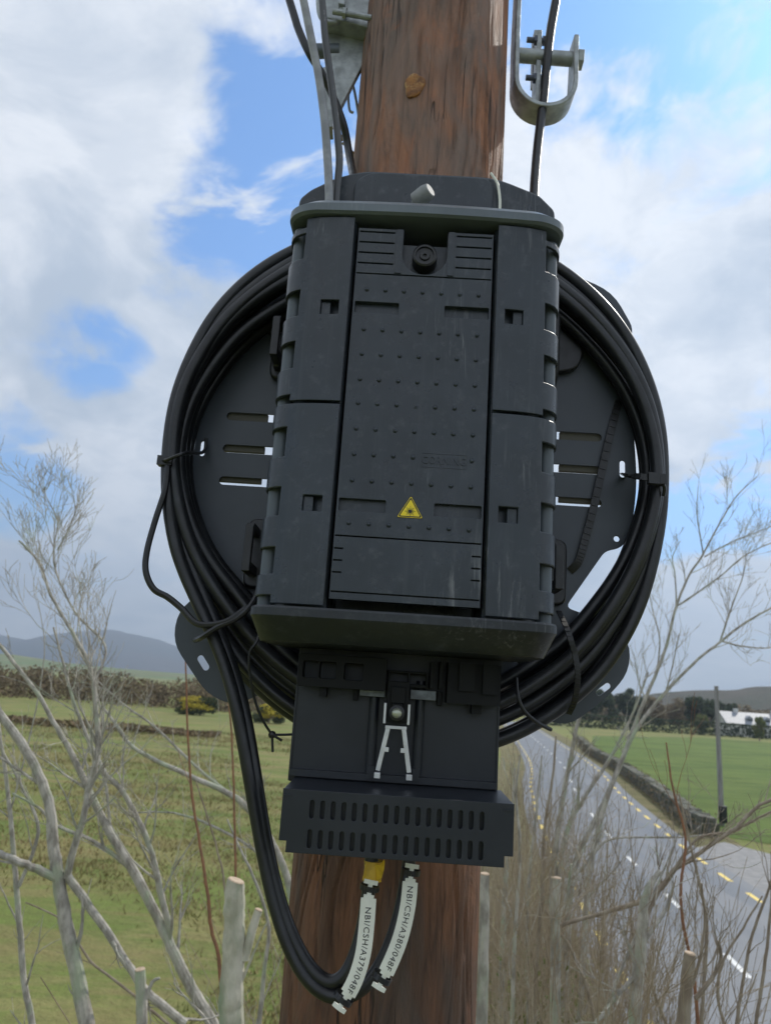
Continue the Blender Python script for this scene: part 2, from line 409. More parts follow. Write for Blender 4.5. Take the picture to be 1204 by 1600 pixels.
# mountain and low hills: height fields of real depth
def ridge(name, Y, prof, depth, m, seed=0, rough=.12, zb=-2, n=90, rows=14, kind='structure'):
    pts = [W(px, py, Y) for px, py in prof]
    xs = [p.x for p in pts]; mb = MB()
    for j in range(rows+1):
        v = j/rows; yy = Y+(v-.5)*depth
        for i in range(n+1):
            x = xs[0]+(xs[-1]-xs[0])*i/n
            k = max(q for q in range(len(xs)) if xs[q] <= x+1e-6); k = min(k, len(xs)-2)
            u = (x-xs[k])/(xs[k+1]-xs[k]); u = u*u*(3-2*u)*.5+u*.5
            h = pts[k].z*(1-u)+pts[k+1].z*u
            f = math.sin(math.pi*v)**.8 if 0 < v < 1 else 0
            nz = noise.fractal(Vector((x/depth*5+seed, yy/depth*5, seed)), .8, 2, 5)*rough*h
            mb.v.append((x, yy, max(zb, (h+nz*(1-abs(2*v-1)**2))*f+(zb if f == 0 else 0))))
    for j in range(rows):
        for i in range(n):
            a = j*(n+1)+i; mb.f.append((a,a+1,a+n+2,a+n+1)); mb.mi.append(0)
    return tag(mb.build(name, m, smooth=True, angle=180), kind=kind)
M['heath'] = ground_mat('mountain_heath', [(.045,.055,.055),(.035,.050,.045),(.085,.065,.05),(.03,.035,.035)], .0011, .005, 4, .02)
M['hillwood'] = ground_mat('wooded_hill', [(.060,.055,.035),(.045,.055,.025),(.09,.07,.045),(.035,.035,.02)], .01, .06, 1, .2)
M['farfield'] = ground_mat('distant_pasture', [(.12,.19,.05),(.15,.2,.06),(.22,.2,.09),(.10,.15,.04)], .004, .02, .5, .1)
ridge('mountain', 4600, [(-420,1050),(-300,985),(-180,975),(-60,988),(10,993),(60,1001),(110,993),(165,984),(225,994),(290,1013),(400,1030),(560,1052),(760,1080)], 1800, M['heath'], 3, .10)
ridge('distant_hill', 1400, [(-500,1040),(-200,1018),(20,1023),(90,1034),(180,1044),(330,1056),(600,1078)], 500, M['farfield'], 8, .05)
ridge('wooded_hill', 700, [(700,1094),(900,1090),(1000,1088),(1060,1080),(1120,1078),(1204,1075),(1320,1078),(1500,1100),(1800,1130)], 240, M['hillwood'], 5, .06)

# ================================================================== VEGETATION HELPERS
def rv(a=1.0): return Vector((random.uniform(-a,a), random.uniform(-a,a), random.uniform(-a,a)))
def leaf(mb, c, s, up=.3):
    d = rv().normalized(); e = d.orthogonal().normalized()*s*random.uniform(.4,.9); d = d*s
    mb.add([c-d, c+e, c+d, c-e], [(0,1,2,3)])
def crown(mb, c, r, n, s, clumps=9):
    c = Vector(c); cs = []
    for _ in range(clumps):
        v = rv(); v = v.normalized()*random.uniform(.35,.8)
        cs.append((Vector((c.x+v.x*r[0], c.y+v.y*r[1], c.z+v.z*r[2])), random.uniform(.25,.45)))
    for i in range(n):
        k, q = random.choice(cs); v = rv().normalized()*(random.random()**.4)*q
        leaf(mb, Vector((k.x+v.x*r[0], k.y+v.y*r[1], k.z+v.z*r[2])), s*random.uniform(.6,1.3))
def leafmat(name, a, b, c): return mat(name, a, .8, b, .35, c3=c, ns3=1.1, lo3=.45, hi3=.65, spec=.2)
M['evergreen'] = leafmat('dark_evergreen_leaves', (.020,.035,.012), (.035,.055,.02), (.05,.07,.025))
M['brownwood'] = leafmat('bare_brown_twigs', (.19,.135,.075), (.14,.105,.06), (.22,.18,.09))
M['gorse'] = leafmat('gorse_leaves', (.045,.06,.015), (.03,.045,.012), (.06,.07,.02))
M['gorseflower'] = mat('gorse_blossom', (.60,.46,.02), .7, (.42,.36,.02), 3)
M['ivy'] = leafmat('ivy_leaves', (.10,.14,.03), (.16,.17,.05), (.20,.19,.07))

# thicket along the far side of the left field
def strip_foliage(name, a, b, h0, h1, dep, n, s, m, seed=1, vary=.5):
    random.seed(seed); mb = MB(); a, b = Vector(a), Vector(b)
    d = (b-a); nn = Vector((-d.y, d.x, 0)).normalized(); L = d.length
    for i in range(n):
        u = random.random(); p = a+d*u+nn*random.uniform(-dep, dep)
        hh = h0+(h1-h0)*(.5+vary*noise.noise(Vector((u*L*.10, seed, 0)))+.35*noise.noise(Vector((u*L*.45, seed, 3))))
        z = hh*(random.random()**.6)
        leaf(mb, Vector((p.x, p.y, z)), s*random.uniform(.5,1.4))
    return tag(mb.build(name, m, recalc=False), kind='stuff')
def thicket():
    random.seed(3); mb = MB()
    for k in range(80):
        x = -130+122*k/79+random.uniform(-2,2); y = 146+random.uniform(-8,10); h = random.uniform(3.6,6.6); r_ = random.uniform(3,6.5)
        for i in range(620):
            v = rv().normalized(); v.z = abs(v.z); q = random.uniform(.82,1.0)
            leaf(mb, Vector((x+v.x*r_*q, y+v.y*r_*q, h*v.z*q)), random.uniform(.15,.34))
    return tag(mb.build('thicket', M['brownwood'], recalc=False), kind='stuff')
thicket()
strip_foliage('scrub', (-60,78,0), (-14,76,0), .3, .8, 1.8, 5000, .20, M['brownwood'], 4)
strip_foliage('far_wood', (30,260,0), (200,300,0), 3, 9.5, 12, 16000, .8, M['brownwood'], 6)

def gorse(px0, px1, py, Y, h, label, seed):
    random.seed(seed); a = W(px0, py, Y); b = W(px1, py, Y); c = (a+b)/2; c.z = 0; r = (b.x-a.x)/2
    t = empty('gorse_bush', (c.x, Y, 0), label, 'bush', 'gorse bushes at the far end of the rough field')
    g = MB(); crown(g, (0,0,h*.45), (r,1.6,h*.5), 2600, .16, 12); g.build('foliage', M['gorse'], t, recalc=False)
    g = MB(); crown(g, (0,-.3,h*.62), (r*.95,1.5,h*.42), 1900, .11, 14); g.build('blossom', M['gorseflower'], t, recalc=False)
    g = MB()
    for k in range(5): g.tube([(random.uniform(-.3,.3),0,0), (random.uniform(-r*.5,r*.5),random.uniform(-.5,.5),h*.6)], [.05,.02], 5)
    g.build('stem', M['barkdark'], t)
gorse(268, 356, 1100, 118, 3.0, 'yellow flowering gorse bush beyond the field, under the left tab of the coil plate', 21)
gorse(392, 452, 1105, 108, 2.6, 'yellow flowering gorse bush seen right of the hanging cable tails', 22)

def bgtree(px, pyb, pyt, Y, wpx, m, kind, label, seed, cone=False, cat='tree'):
    random.seed(seed); b = W(px, pyb, Y); t_ = W(px, pyt, Y); h = t_.z; r = wpx/2*(Y+1)/FPX
    t = empty(kind, (b.x, Y, 0), label, cat, 'trees behind the lush field')
    g = MB()
    if cone:
        for k in range(5200):
            z = random.random()**1.3; a = random.uniform(0, 6.283); q = r*(1-z)**.8*random.uniform(.3,1)*(1+.25*noise.noise(Vector((a*2,z*9,seed))))
            leaf(g, Vector((q*math.cos(a), q*math.sin(a), h*(.06+.94*z))), h*.03)
    else:
        crown(g, (0,0,h*.58), (r,r*.8,h*.45), 4200, h*.035, 16)
    g.build('crown', m, t, recalc=False)
    g = MB(); g.tube([(0,0,0),(.1,0,h*.35),(0,.05,h*.8)], [h*.03,h*.022,h*.006], 7)
    for k in range(7):
        a = random.uniform(0,6.28); z = h*random.uniform(.3,.6); g.tube([(0,0,z),(r*.6*math.cos(a),r*.5*math.sin(a),z+h*.2)], [h*.012,h*.004], 5)
    g.build('trunk', M['barkdark'], t)
EV = M['evergreen']; BW = M['brownwood']
bgtree(940,1140,1074,205,60,EV,'evergreen_tree','broad dark evergreen nearest the coil, behind the far hedge',31)
bgtree(985,1140,1074,215,54,EV,'evergreen_tree','tall dark evergreen behind the hedge, second evergreen from the coil',32)
bgtree(1022,1140,1085,205,60,BW,'bare_tree','rounded bare brown tree between the tall conifer and the utility post',33)
bgtree(1060,1140,1094,210,50,BW,'bare_tree','lower bare brown tree just left of the far post top',34)
bgtree(1092,1140,1084,200,62,EV,'evergreen_tree','dark evergreen directly behind the upper part of the far post',35)
bgtree(1128,1140,1092,215,50,EV,'evergreen_tree','small dark evergreen between the far post and the white house',36)
bgtree(1185,1140,1118,168,24,M['ivy'],'garden_shrub','green shrub in front of the white house',37,cat='shrub')
bgtree(1098,1145,1112,185,22,M['ivy'],'garden_shrub','bright green shrub left of the far post, in front of the dark evergreen',38,cat='shrub')

# dark clipped hedge at the far end of the lush field: box-like, thousands of small leaves
def hedge(name, label, a, b, h, dep, n, s, m, seed):
    random.seed(seed); mb = MB(); a, b = Vector(a), Vector(b); d = b-a; nn = Vector((-d.y,d.x,0)).normalized(); L = d.length
    for i in range(n):
        u = random.random(); hh = h*(1+.10*noise.noise(Vector((u*L*.2, seed, 0))))
        face = random.random(); z = hh*random.random(); q = random.uniform(-dep,dep)
        if face < .3: z = hh
        elif face < .7: q = -dep
        p = a+d*u+nn*q; leaf(mb, Vector((p.x,p.y,z)), s*random.uniform(.6,1.3))
    return tag(mb.build(name, m, recalc=False), label, 'hedge')
hedge('hedge', 'long dark clipped hedge across the far end of the lush field', (38,181,0), (150,186,0), 2.9, 1.1, 12000, .3, M['evergreen'], 41)

# house with grey roof, dormers and chimneys
M['render'] = mat('white_render', (.62,.62,.60), .8, (.70,.70,.68), 2)
M['slate'] = mat('grey_slate', (.20,.22,.25), .5, (.27,.29,.32), 3, bump=.02, bs=12)
M['glass'] = mat('window_glass', (.03,.04,.05), .1)
def house():
    Y = 192; L = W(1136,1130,Y).x; t = empty('house', (L,Y,0), 'white bungalow with a grey slate roof and dormers behind the far hedge', 'house')
    b = MB(); ln, dp, eh, rh = 24, 8, 2.9, 5.6
    b.box((0,0,0),(ln,dp,eh)); b.add([(0,0,eh),(0,dp,eh),(0,dp/2,rh-.15)],[(0,1,2)]); b.add([(ln,0,eh),(ln,dp,eh),(ln,dp/2,rh-.15)],[(0,1,2)])
    b.build('wall', M['render'], t)
    r = MB(); o = .4
    for y0, y1 in ((-o,dp/2),(dp+o,dp/2)):
        z0 = eh-.12
        r.add([(-o,y0,z0),(ln+o,y0,z0),(ln+o,y1,rh),(-o,y1,rh),(-o,y0,z0+.18),(ln+o,y0,z0+.18),(ln+o,y1,rh+.18),(-o,y1,rh+.18)],
              [(0,1,2,3),(4,5,6,7),(0,1,5,4),(0,3,7,4),(1,2,6,5)])
    rf = r.build('roof', M['slate'], t)
    for x in (3.5, 13, 20):
        c = MB(); c.box((x,dp/2-.4,rh-.6),(x+.9,dp/2+.5,rh+1.0)); c.build('chimney', M['render'], rf, bevel=.03)
    for x in (5.2, 9.6, 15.8):
        d = MB(); d.box((x,.9,eh+.3),(x+1.5,2.8,eh+1.45)); d.add([(x-.15,.75,eh+1.4),(x+1.65,.75,eh+1.4),(x+.75,.75,eh+2.1),(x-.15,3.6,eh+1.4),(x+1.65,3.6,eh+1.4),(x+.75,3.6,eh+2.1)],[(0,1,2),(0,2,5,3),(1,4,5,2),(3,5,4)])
        dm = d.build('dormer', M['slate'], t)
        g = MB(); g.box((x+.25,.86,eh+.45),(x+1.25,.9,eh+1.3)); g.build('pane', M['glass'], dm)
    for x in (1.6, 4.6, 8.2, 14.5, 18):
        f = MB(); f.box((x,-.03,.9),(x+1.3,.02,2.2)); f = f.build('window', M['mark_white'], t)
        g = MB(); g.box((x+.1,-.05,1.0),(x+1.2,-.032,2.1)); g.build('pane', M['glass'], f)
    d = MB(); d.box((11.4,-.04,0),(12.4,.02,2.1)); d.build('door', M['slate'], t, bevel=.01)
house()

# dry-stone field wall overgrown along the road
M['stone'] = mat('mossy_field_stone', (.16,.15,.13), .9, (.07,.08,.045), 3, bump=.03, bs=9, c3=(.05,.055,.03), ns3=1.6)
def wall():
    random.seed(51)
    path = [G(905,1160),G(925,1180),G(960,1200),G(1000,1228),G(1045,1262),G(1080,1292),G(1105,1306)]
    P = resample(path, 150); t = MB()
    for i, p in enumerate(P[:-1]):
        d = (P[i+1]-p); L = d.length; d.normalize(); n_ = Vector((-d.y,d.x,0))
        rows = 3
        for r in range(rows):
            for q in (-.16,.16):
                c = p+n_*(q+random.uniform(-.04,.04))+d*random.uniform(0,L); c.z = .14+r*.26
                s = random.uniform(.8,1.2)
                ax = (d+rv(.12)).normalized(); ay = (n_-ax*n_.dot(ax)).normalized(); az = ax.cross(ay)
                t.obox(c, ax*L*.7*s, ay*.19*s, az*.16*s)
    o = t.build('stone_wall', M['stone'], bevel=.03); tag(o, 'low mossy dry stone wall between the road verge and the lush field', 'wall')
    g = MB()
    for i in range(5000):
        p = random.choice(P); c = Vector((p.x+random.uniform(-.7,.7), p.y+random.uniform(-.7,.7), random.random()**1.6*.9)); leaf(g, c, .07)
    g.build('ivy_growth', M['brownwood'], o, recalc=False)
wall()

# grass tufts over the near rough field
def tufts():
    random.seed(61); g = MB(); n = 0
    while n < 1500:
        d = 9+75*random.random()**1.5; a = R(random.uniform(-34, 3)); x, y = d*math.sin(a), d*math.cos(a)
        if x > 1.0 or noise.noise(Vector((x*.09, y*.09, 4))) < -.22: continue
        n += 1; R0 = random.uniform(.2,.9)*(1+d/70)
        for k in range(30):
            q = Vector((x+random.gauss(0,R0), y+random.gauss(0,R0*.7), 0)); h = random.uniform(.04,.13)*(1+d/80); l = rv(h*.9); l.z = h
            e = Vector((random.uniform(-1,1),random.uniform(-1,1),0)).normalized()*h*.16
            g.add([q-e,q+e,q+l],[(0,1,2)])
    return tag(g.build('grass_tufts', M['tuft'], recalc=False), kind='stuff')
M['tuft'] = mat('tussock_grass', (.24,.22,.09), .9, (.34,.27,.14), .25, c3=(.18,.20,.06), ns3=.6, spec=.1)
tufts()

# far timber post by the lay-by with black box at its base
def farpost():
    b = G(1127,1290); t = empty('far_utility_post', (b.x,b.y,0), 'weathered grey utility post standing by the lay-by, in front of the lush field', 'utility post')
    top = W(1118,1072,b.y)
    g = MB(); g.tube([(0,0,0),((top.x-b.x)*.5,0,top.z*.5),(top.x-b.x,0,top.z)], [.135,.12,.10], 16)
    g.build('pole', mat('silvered_wood', (.30,.30,.29), .8, (.20,.19,.18), 8, (1,1,.1)), t, smooth=True)
    g = MB(); g.box((-.20,-.28,.15),(.17,-.11,.95)); g.box((-.17,-.32,.25),(.13,-.278,.85)); g.build('meter_box', M['black'], t, bevel=.02)
farpost()
# ================================================================== NEAR SHRUBS
def jit(path, amt, sub=5):
    P = smooth_path(path, sub); out = []
    for i, p in enumerate(P):
        out.append(p + rv(amt) if 0 < i < len(P)-1 else p)
    return out
def twigs(mb, path, rad, n, L, lvl=2, up=.5, spread=.9, tmin=.1, thin=.42):
    for _ in range(n):
        u = random.uniform(tmin, .98)*(len(path)-1); i = int(u); i = min(i, len(path)-2)
        p = path[i].lerp(path[i+1], u-i); d = (path[i+1]-path[i]).normalized()
        r = rad[i]*thin; side = rv().normalized(); side = (side-d*side.dot(d)).normalized()
        v = (d+side*random.uniform(.4,1)*spread+Vector((0,0,up*random.random()))).normalized()
        l = L*random.uniform(.5,1.2); k = 5; pts = [p]; q = p.copy()
        for s in range(k):
            v = (v+rv(.22)+Vector((0,0,.10*up))).normalized(); q = q+v*(l/k); pts.append(q.copy())
        rr = [max(r*(1-.8*s/k), .0009) for s in range(k+1)]
        mb.tube(pts, rr, 5 if r > .004 else 3, caps=False)
        if lvl > 1: twigs(mb, pts, rr, random.randint(2,4), l*.55, lvl-1, up, spread, .25, .6)
def shrub(name, label, branches, m, root=None, tw=(), mt=None, seed=0, Y=2.0, group=None, cat='tree', cut=None, ground=True, jitter=1.0, dy=.35):
    """branches: list of pixel polylines [(px,py,halfwidth px), ...] listed from the base up; one depth per branch"""
    random.seed(seed)
    b0 = branches[0][0]; root = root or W(b0[0], b0[1], Y)
    t = empty(name, (root.x, Y, 0), label, cat, group); o = Vector((root.x, Y, 0))
    mb = MB(); tb = MB(); cb = MB()
    for bi, br in enumerate(branches):
        dyb = 0 if bi == 0 else random.uniform(-dy, dy)
        pts = []; rad = []
        for k, q in enumerate(br):
            yy = Y + dyb*min(1, k/2) + (q[3] if len(q) > 3 else 0)
            p = W(q[0], q[1], yy)-o; pts.append(p); rad.append(q[2]*.86*(yy+1.055)/FPX)
        if ground and br[0][1] >= 1585:      # carry the stem on down to the ground
            dirn = (pts[0]-pts[1]).normalized(); k = 0; base = rad[0]
            while pts[0].z > .02 and k < 60:
                dirn = (dirn*.85+Vector((0,0,-1))*.22+rv(.05)).normalized(); p = pts[0]+dirn*.14; k += 1
                if p.z < 0: p.z = 0
                pts.insert(0, p); rad.insert(0, base*(1+.02*k))
        P = jit(pts, (min(rad)*.05 if cut else min(rad)*.18)*jitter+.0006, 5)
        RR = []
        for i in range(len(P)):
            u = i/5; k = min(int(u), len(rad)-2); RR.append((rad[k]*(1-(u-k))+rad[k+1]*(u-k))*(1+.07*noise.noise(Vector((i*.35, seed, bi)))))
        mb.tube(P, RR, 10 if max(rad) > .012 else 6)
        if cut and bi in cut:
            e = P[-1]; d = (P[-1]-P[-2]).normalized(); cb = MB(); cb.tube([e, e+d*.003], [RR[-1]*1.0, RR[-1]*.9], 12); cb.build('cut_face', M['cut'], t)
        if bi < len(tw) and tw[bi]:
            n, L, lv = tw[bi]; s = int(len(P)*.12)
            vis = [i for i in range(len(P)) if (P[i]+o).z > 2.2]
            if len(vis) > 3: twigs(tb, [P[i] for i in vis], [RR[i] for i in vis], n, L, lv)
    mb.build('trunk', m, t, smooth=True, recalc=False)
    if tb.v: tb.build('crown', mt or m, t, smooth=True, recalc=False)
    return t
B = M['bark']; BD = M['barkdark']
shrub('bare_tree', 'pale grey bare tree forking low by the left edge, thickest of the left trees',
  [[(136,1600,12.5),(122,1530,12),(105,1450,11.5),(93,1380,10.5),(84,1320,9.5),(75,1250,8.5),(48,1185,8),(8,1125,7),(-40,1050,5)],
   [(92,1375,7),(60,1358,6.5),(30,1347,6),(0,1334,5.5),(-60,1312,4.5)],
   [(104,1372,6.5),(116,1325,6),(130,1280,5.5),(137,1240,5),(146,1210,5.5),(154,1160,5),(149,1100,4.5),(143,1050,4),(120,1000,3.2),(80,930,2.6),(62,880,2.2),(30,845,1.6)],
   [(106,1368,7),(140,1415,6.8),(180,1475,6.5),(225,1545,6.5),(290,1600,7.5)],
   [(62,1225,3),(40,1210,2.4),(10,1190,2),(-20,1170,1.5)],
   [(150,1060,2.6),(165,1010,2.2),(120,960,1.8),(90,900,1.6),(84,860,1.4),(90,815,1.1),(72,775,.7)],
   [(90,860,1.6),(108,825,1.2),(118,795,.8),(112,770,.6)]],
  B, tw=[(8,.22,2),(4,.2,2),(34,.30,3),(4,.2,2),(5,.2,2),(34,.25,3),(14,.18,2)], seed=71, Y=2.0, dy=.12)
shrub('bare_tree', 'grey bare tree with long leaning stem just left of the thick cut stump',
  [[(332,1600,10),(300,1545,9),(272,1490,8.5),(245,1430,8),(205,1355,8),(168,1295,7),(132,1220,6),(108,1170,5),(85,1130,4.2),(55,1078,3.6),(0,1008,3),(-30,960,2)],
   [(266,1455,5.5),(250,1390,5.5),(238,1335,5),(218,1285,4.6),(190,1235,4.2),(160,1200,3.6),(120,1110,3),(100,1040,2.2),(84,980,1.6)],
   [(198,1352,4),(150,1316,3.4),(90,1290,3),(60,1262,2.2),(20,1240,1.8)],
   [(172,1290,2.8),(166,1230,2.4),(156,1190,2),(160,1120,1.6),(140,1040,1.3)]],
  B, tw=[(24,.30,3),(22,.30,3),(9,.26,2),(10,.22,2)], seed=72, Y=2.25, dy=.12)
shrub('bare_tree', 'slender pale bare tree at the far left edge, nearly upright beside the forking tree',
  [[(50,1600,5.5),(38,1530,5),(32,1460,5),(27,1400,4.6),(20,1310,4),(12,1230,3.6),(2,1160,3),(-12,1080,2.4)],
   [(30,1385,3.4),(60,1300,3.2),(40,1240,2.6),(14,1190,2.2),(-10,1150,1.5)],
   [(16,1270,1.8),(40,1180,1.5),(60,1090,1.2),(70,1010,.9),(60,940,.6)]],
  B, tw=[(12,.28,2),(9,.26,2),(8,.22,2)], seed=73, Y=2.6, dy=.1)
shrub('bare_tree', 'lichen-grey bare tree with arching branches that pass behind the hanging cable tails',
  [[(490,1600,7),(470,1480,6.5),(448,1370,6),(415,1300,6),(370,1248,5),(296,1212,4.2),(240,1186,3.6),(204,1164,3.2),(180,1130,2.6),(160,1104,2)],
   [(462,1410,3.6),(420,1310,3.4),(372,1252,3),(320,1210,2.8),(288,1180,2.6),(240,1134,2.2),(190,1098,1.6),(150,1060,1)],
   [(440,1380,2.6),(400,1330,2.4),(330,1290,2.2),(270,1270,1.6),(210,1270,1.2)]],
  B, tw=[(18,.25,2),(18,.25,2),(10,.2,2)], seed=74, Y=2.9, dy=.1)
shrub('cut_stump', 'thick pale sawn off trunk with a side prong, left of the hanging cable tails',
  [[(362,1600,20),(361,1560,19.5),(364,1500,18.5),(366,1450,17.5),(366,1410,17),(369,1376,15)],
   [(382,1500,8),(392,1460,7.5),(404,1422,6.5)],
   [(372,1545,3),(392,1500,2.2),(408,1460,1.6),(420,1435,1)]],
  mat('lichened_bark', (.60,.57,.47), .9, (.38,.37,.28), 18, (1,1,.5), bump=.003, bs=90, c3=(.28,.33,.22), ns3=8), tw=[None,None,None], seed=75, Y=1.6, cat='tree stump', cut=(0,1), dy=.03)
shrub('cut_stump', 'short thin sawn off stem at the bottom left, beneath the crossing branches',
  [[(222,1600,9),(221,1560,9),(219,1515,8.5)],[(228,1560,3.5),(238,1535,3),(250,1528,2)]], B, tw=[None,None], seed=76, Y=1.9, cat='tree stump', cut=(0,), dy=.02)
TR = M['twigred']
shrub('red_shoot', 'long reddish bare shoot rising left of the cut stump', [[(348,1600,3.4),(342,1500,3.4),(330,1450,3.2),(325,1400,3),(316,1340,2.6),(300,1240,2.4),(294,1150,2),(290,1030,1.4)]], TR, tw=[(3,.12,1)], seed=77, Y=1.75, group='reddish shoots by the cut stump')
shrub('red_shoot', 'thin straight reddish shoot rising from the top of the cut stump', [[(372,1600,2.4),(368,1450,2.4),(368,1370,2.2),(366,1250,2),(362,1150,1.8),(357,1090,1.4)]], TR, tw=[(2,.1,1)], seed=78, Y=1.72, group='reddish shoots by the cut stump')
shrub('red_shoot', 'short slanting brown shoot just left of the stump top', [[(358,1600,2),(352,1400,2),(340,1330,1.8),(322,1270,1.6),(306,1220,1)]], BD, tw=[(2,.1,1)], seed=79, Y=1.8, group='reddish shoots by the cut stump')

# right-hand side, over the road
shrub('bare_tree', 'tall pale bare tree fanning fine branches against the sky right of the coil',
  [[(880,1600,6),(885,1500,6),(890,1400,5.5),(905,1330,5),(940,1260,4.6),(970,1190,4.2),(992,1130,3.6),(1008,1090,3.2),(1022,1058,2.8),(1040,1010,2.6),(1055,950,2.4),(1075,900,2),(1095,870,1.8),(1125,815,1.5),(1150,775,1.2),(1182,745,.7)],
   [(1060,945,1.8),(1090,925,1.6),(1125,900,1.4),(1160,870,1.2),(1204,848,.9),(1250,830,.6)],
   [(1098,868,1.4),(1092,830,1.1),(1088,800,.8),(1090,760,.6)],
   [(1056,950,1.6),(1054,900,1.2),(1050,870,.9),(1062,845,.6)],
   [(1100,870,1.4),(1140,848,1.3),(1180,832,1),(1230,812,.7)],
   [(1025,1050,1.6),(1030,1000,1.3),(1018,950,1),(1010,900,.7)]],
  B, tw=[(24,.30,3),(14,.32,3),(7,.2,2),(8,.2,2),(11,.28,3),(8,.24,3)], seed=81, Y=3.4, dy=.15)
shrub('bare_tree', 'bare tree with one long limb slanting up to the right edge above the far post',
  [[(905,1600,5.5),(912,1480,5),(918,1380,4.6),(935,1290,4.2),(965,1200,3.6),(1000,1130,3.2),(1045,1075,2.8),(1090,1030,2.4),(1122,1005,2.2),(1160,975,2),(1204,950,1.7),(1260,920,1)],
   [(1124,1003,1.8),(1135,970,1.5),(1145,940,1.3),(1160,900,1),(1165,860,.6)],
   [(1128,1002,1.5),(1160,1010,1.3),(1204,1012,1),(1260,1000,.6)],
   [(1040,1080,1.4),(1050,1040,1.1),(1060,990,.8)]],
  B, tw=[(22,.32,3),(11,.28,3),(9,.28,3),(6,.26,2)], seed=82, Y=3.0, dy=.15)
shrub('bare_tree', 'brownish bare tree whose main limb sweeps low across the road to the right edge',
  [[(870,1600,4),(862,1500,3.6),(870,1452,3.2),(930,1430,3),(1000,1408,4.4),(1032,1386,4.8),(1052,1360,4),(1075,1345,3.6),(1110,1320,3.2),(1150,1292,3),(1180,1262,2.8),(1204,1250,2.6),(1280,1215,2)],
   [(1052,1360,2.4),(1090,1310,2.2),(1140,1300,2.2),(1170,1285,2),(1204,1268,1.6)],
   [(1032,1386,3.2),(1000,1450,2.6),(980,1500,2.4)]],
  BD, tw=[(34,.28,3),(10,.25,2),(8,.2,2)], seed=83, Y=2.2, dy=.1)
shrub('bare_tree', 'pale sapling with forked stem in front of the left edge of the road',
  [[(868,1600,7),(866,1540,7),(866,1460,6.5),(862,1400,6),(868,1320,5),(880,1240,4.4),(892,1180,4),(905,1120,3.2),(940,1060,2.2),(965,1000,1.4)],
   [(866,1400,4),(885,1300,4),(910,1250,3.4),(955,1180,2.6),(990,1110,2),(1012,1050,1.3)],
   [(868,1390,3.5),(905,1360,3),(930,1330,2.6),(960,1310,2),(1060,1308,1.6),(1140,1300,1)]],
  B, tw=[(16,.26,2),(14,.28,3),(8,.22,2)], seed=84, Y=3.1, dy=.1)
shrub('cut_stump', 'pale sawn off stem with bright cut top against the big pole, right side',
  [[(752,1600,10),(754,1530,9.5),(756,1450,8.5),(757,1366,8)]], B, tw=[None], seed=85, Y=1.3, cat='tree stump', cut=(0,), group=None)
shrub('cut_stump', 'sawn off grey stem with flat top rising in the verge scrub',
  [[(866,1600,9),(867,1500,9),(866,1430,8.5),(868,1372,8.5)],[(870,1440,3),(885,1400,2.5),(892,1350,2)]], B, tw=[None,(6,.2,2)], seed=86, Y=1.9, cat='tree stump', cut=(0,), dy=.02)
shrub('cut_stump', 'sawn off brown stump with pale top in front of the road at the lower right',
  [[(1066,1600,10.5),(1071,1550,10),(1077,1490,9.5)],[(1085,1560,4),(1110,1530,3.4),(1125,1500,3),(1122,1470,2.2)],[(1080,1540,3),(1092,1500,2.4),(1100,1440,2),(1095,1380,1.4)]], BD, tw=[None,(6,.2,2),(6,.2,2)], seed=87, Y=1.5, cat='tree stump', cut=(0,), dy=.03)
shrub('broken_stump', 'knobbly lichen-spotted broken stem over the road, left of the brown stump',
  [[(990,1600,10),(994,1540,10.5),(1000,1490,9.5),(1003,1440,9),(1010,1395,6),(1030,1360,3.5)],[(1000,1480,4),(1020,1450,3.4),(1040,1420,3),(1052,1380,2)],[(996,1520,4),(960,1560,3.4),(930,1600,3.4)]], B, tw=[(8,.2,2),(6,.2,2),(5,.2,2)], seed=88, Y=1.8, cat='tree stump', dy=.05)
random.seed(90)
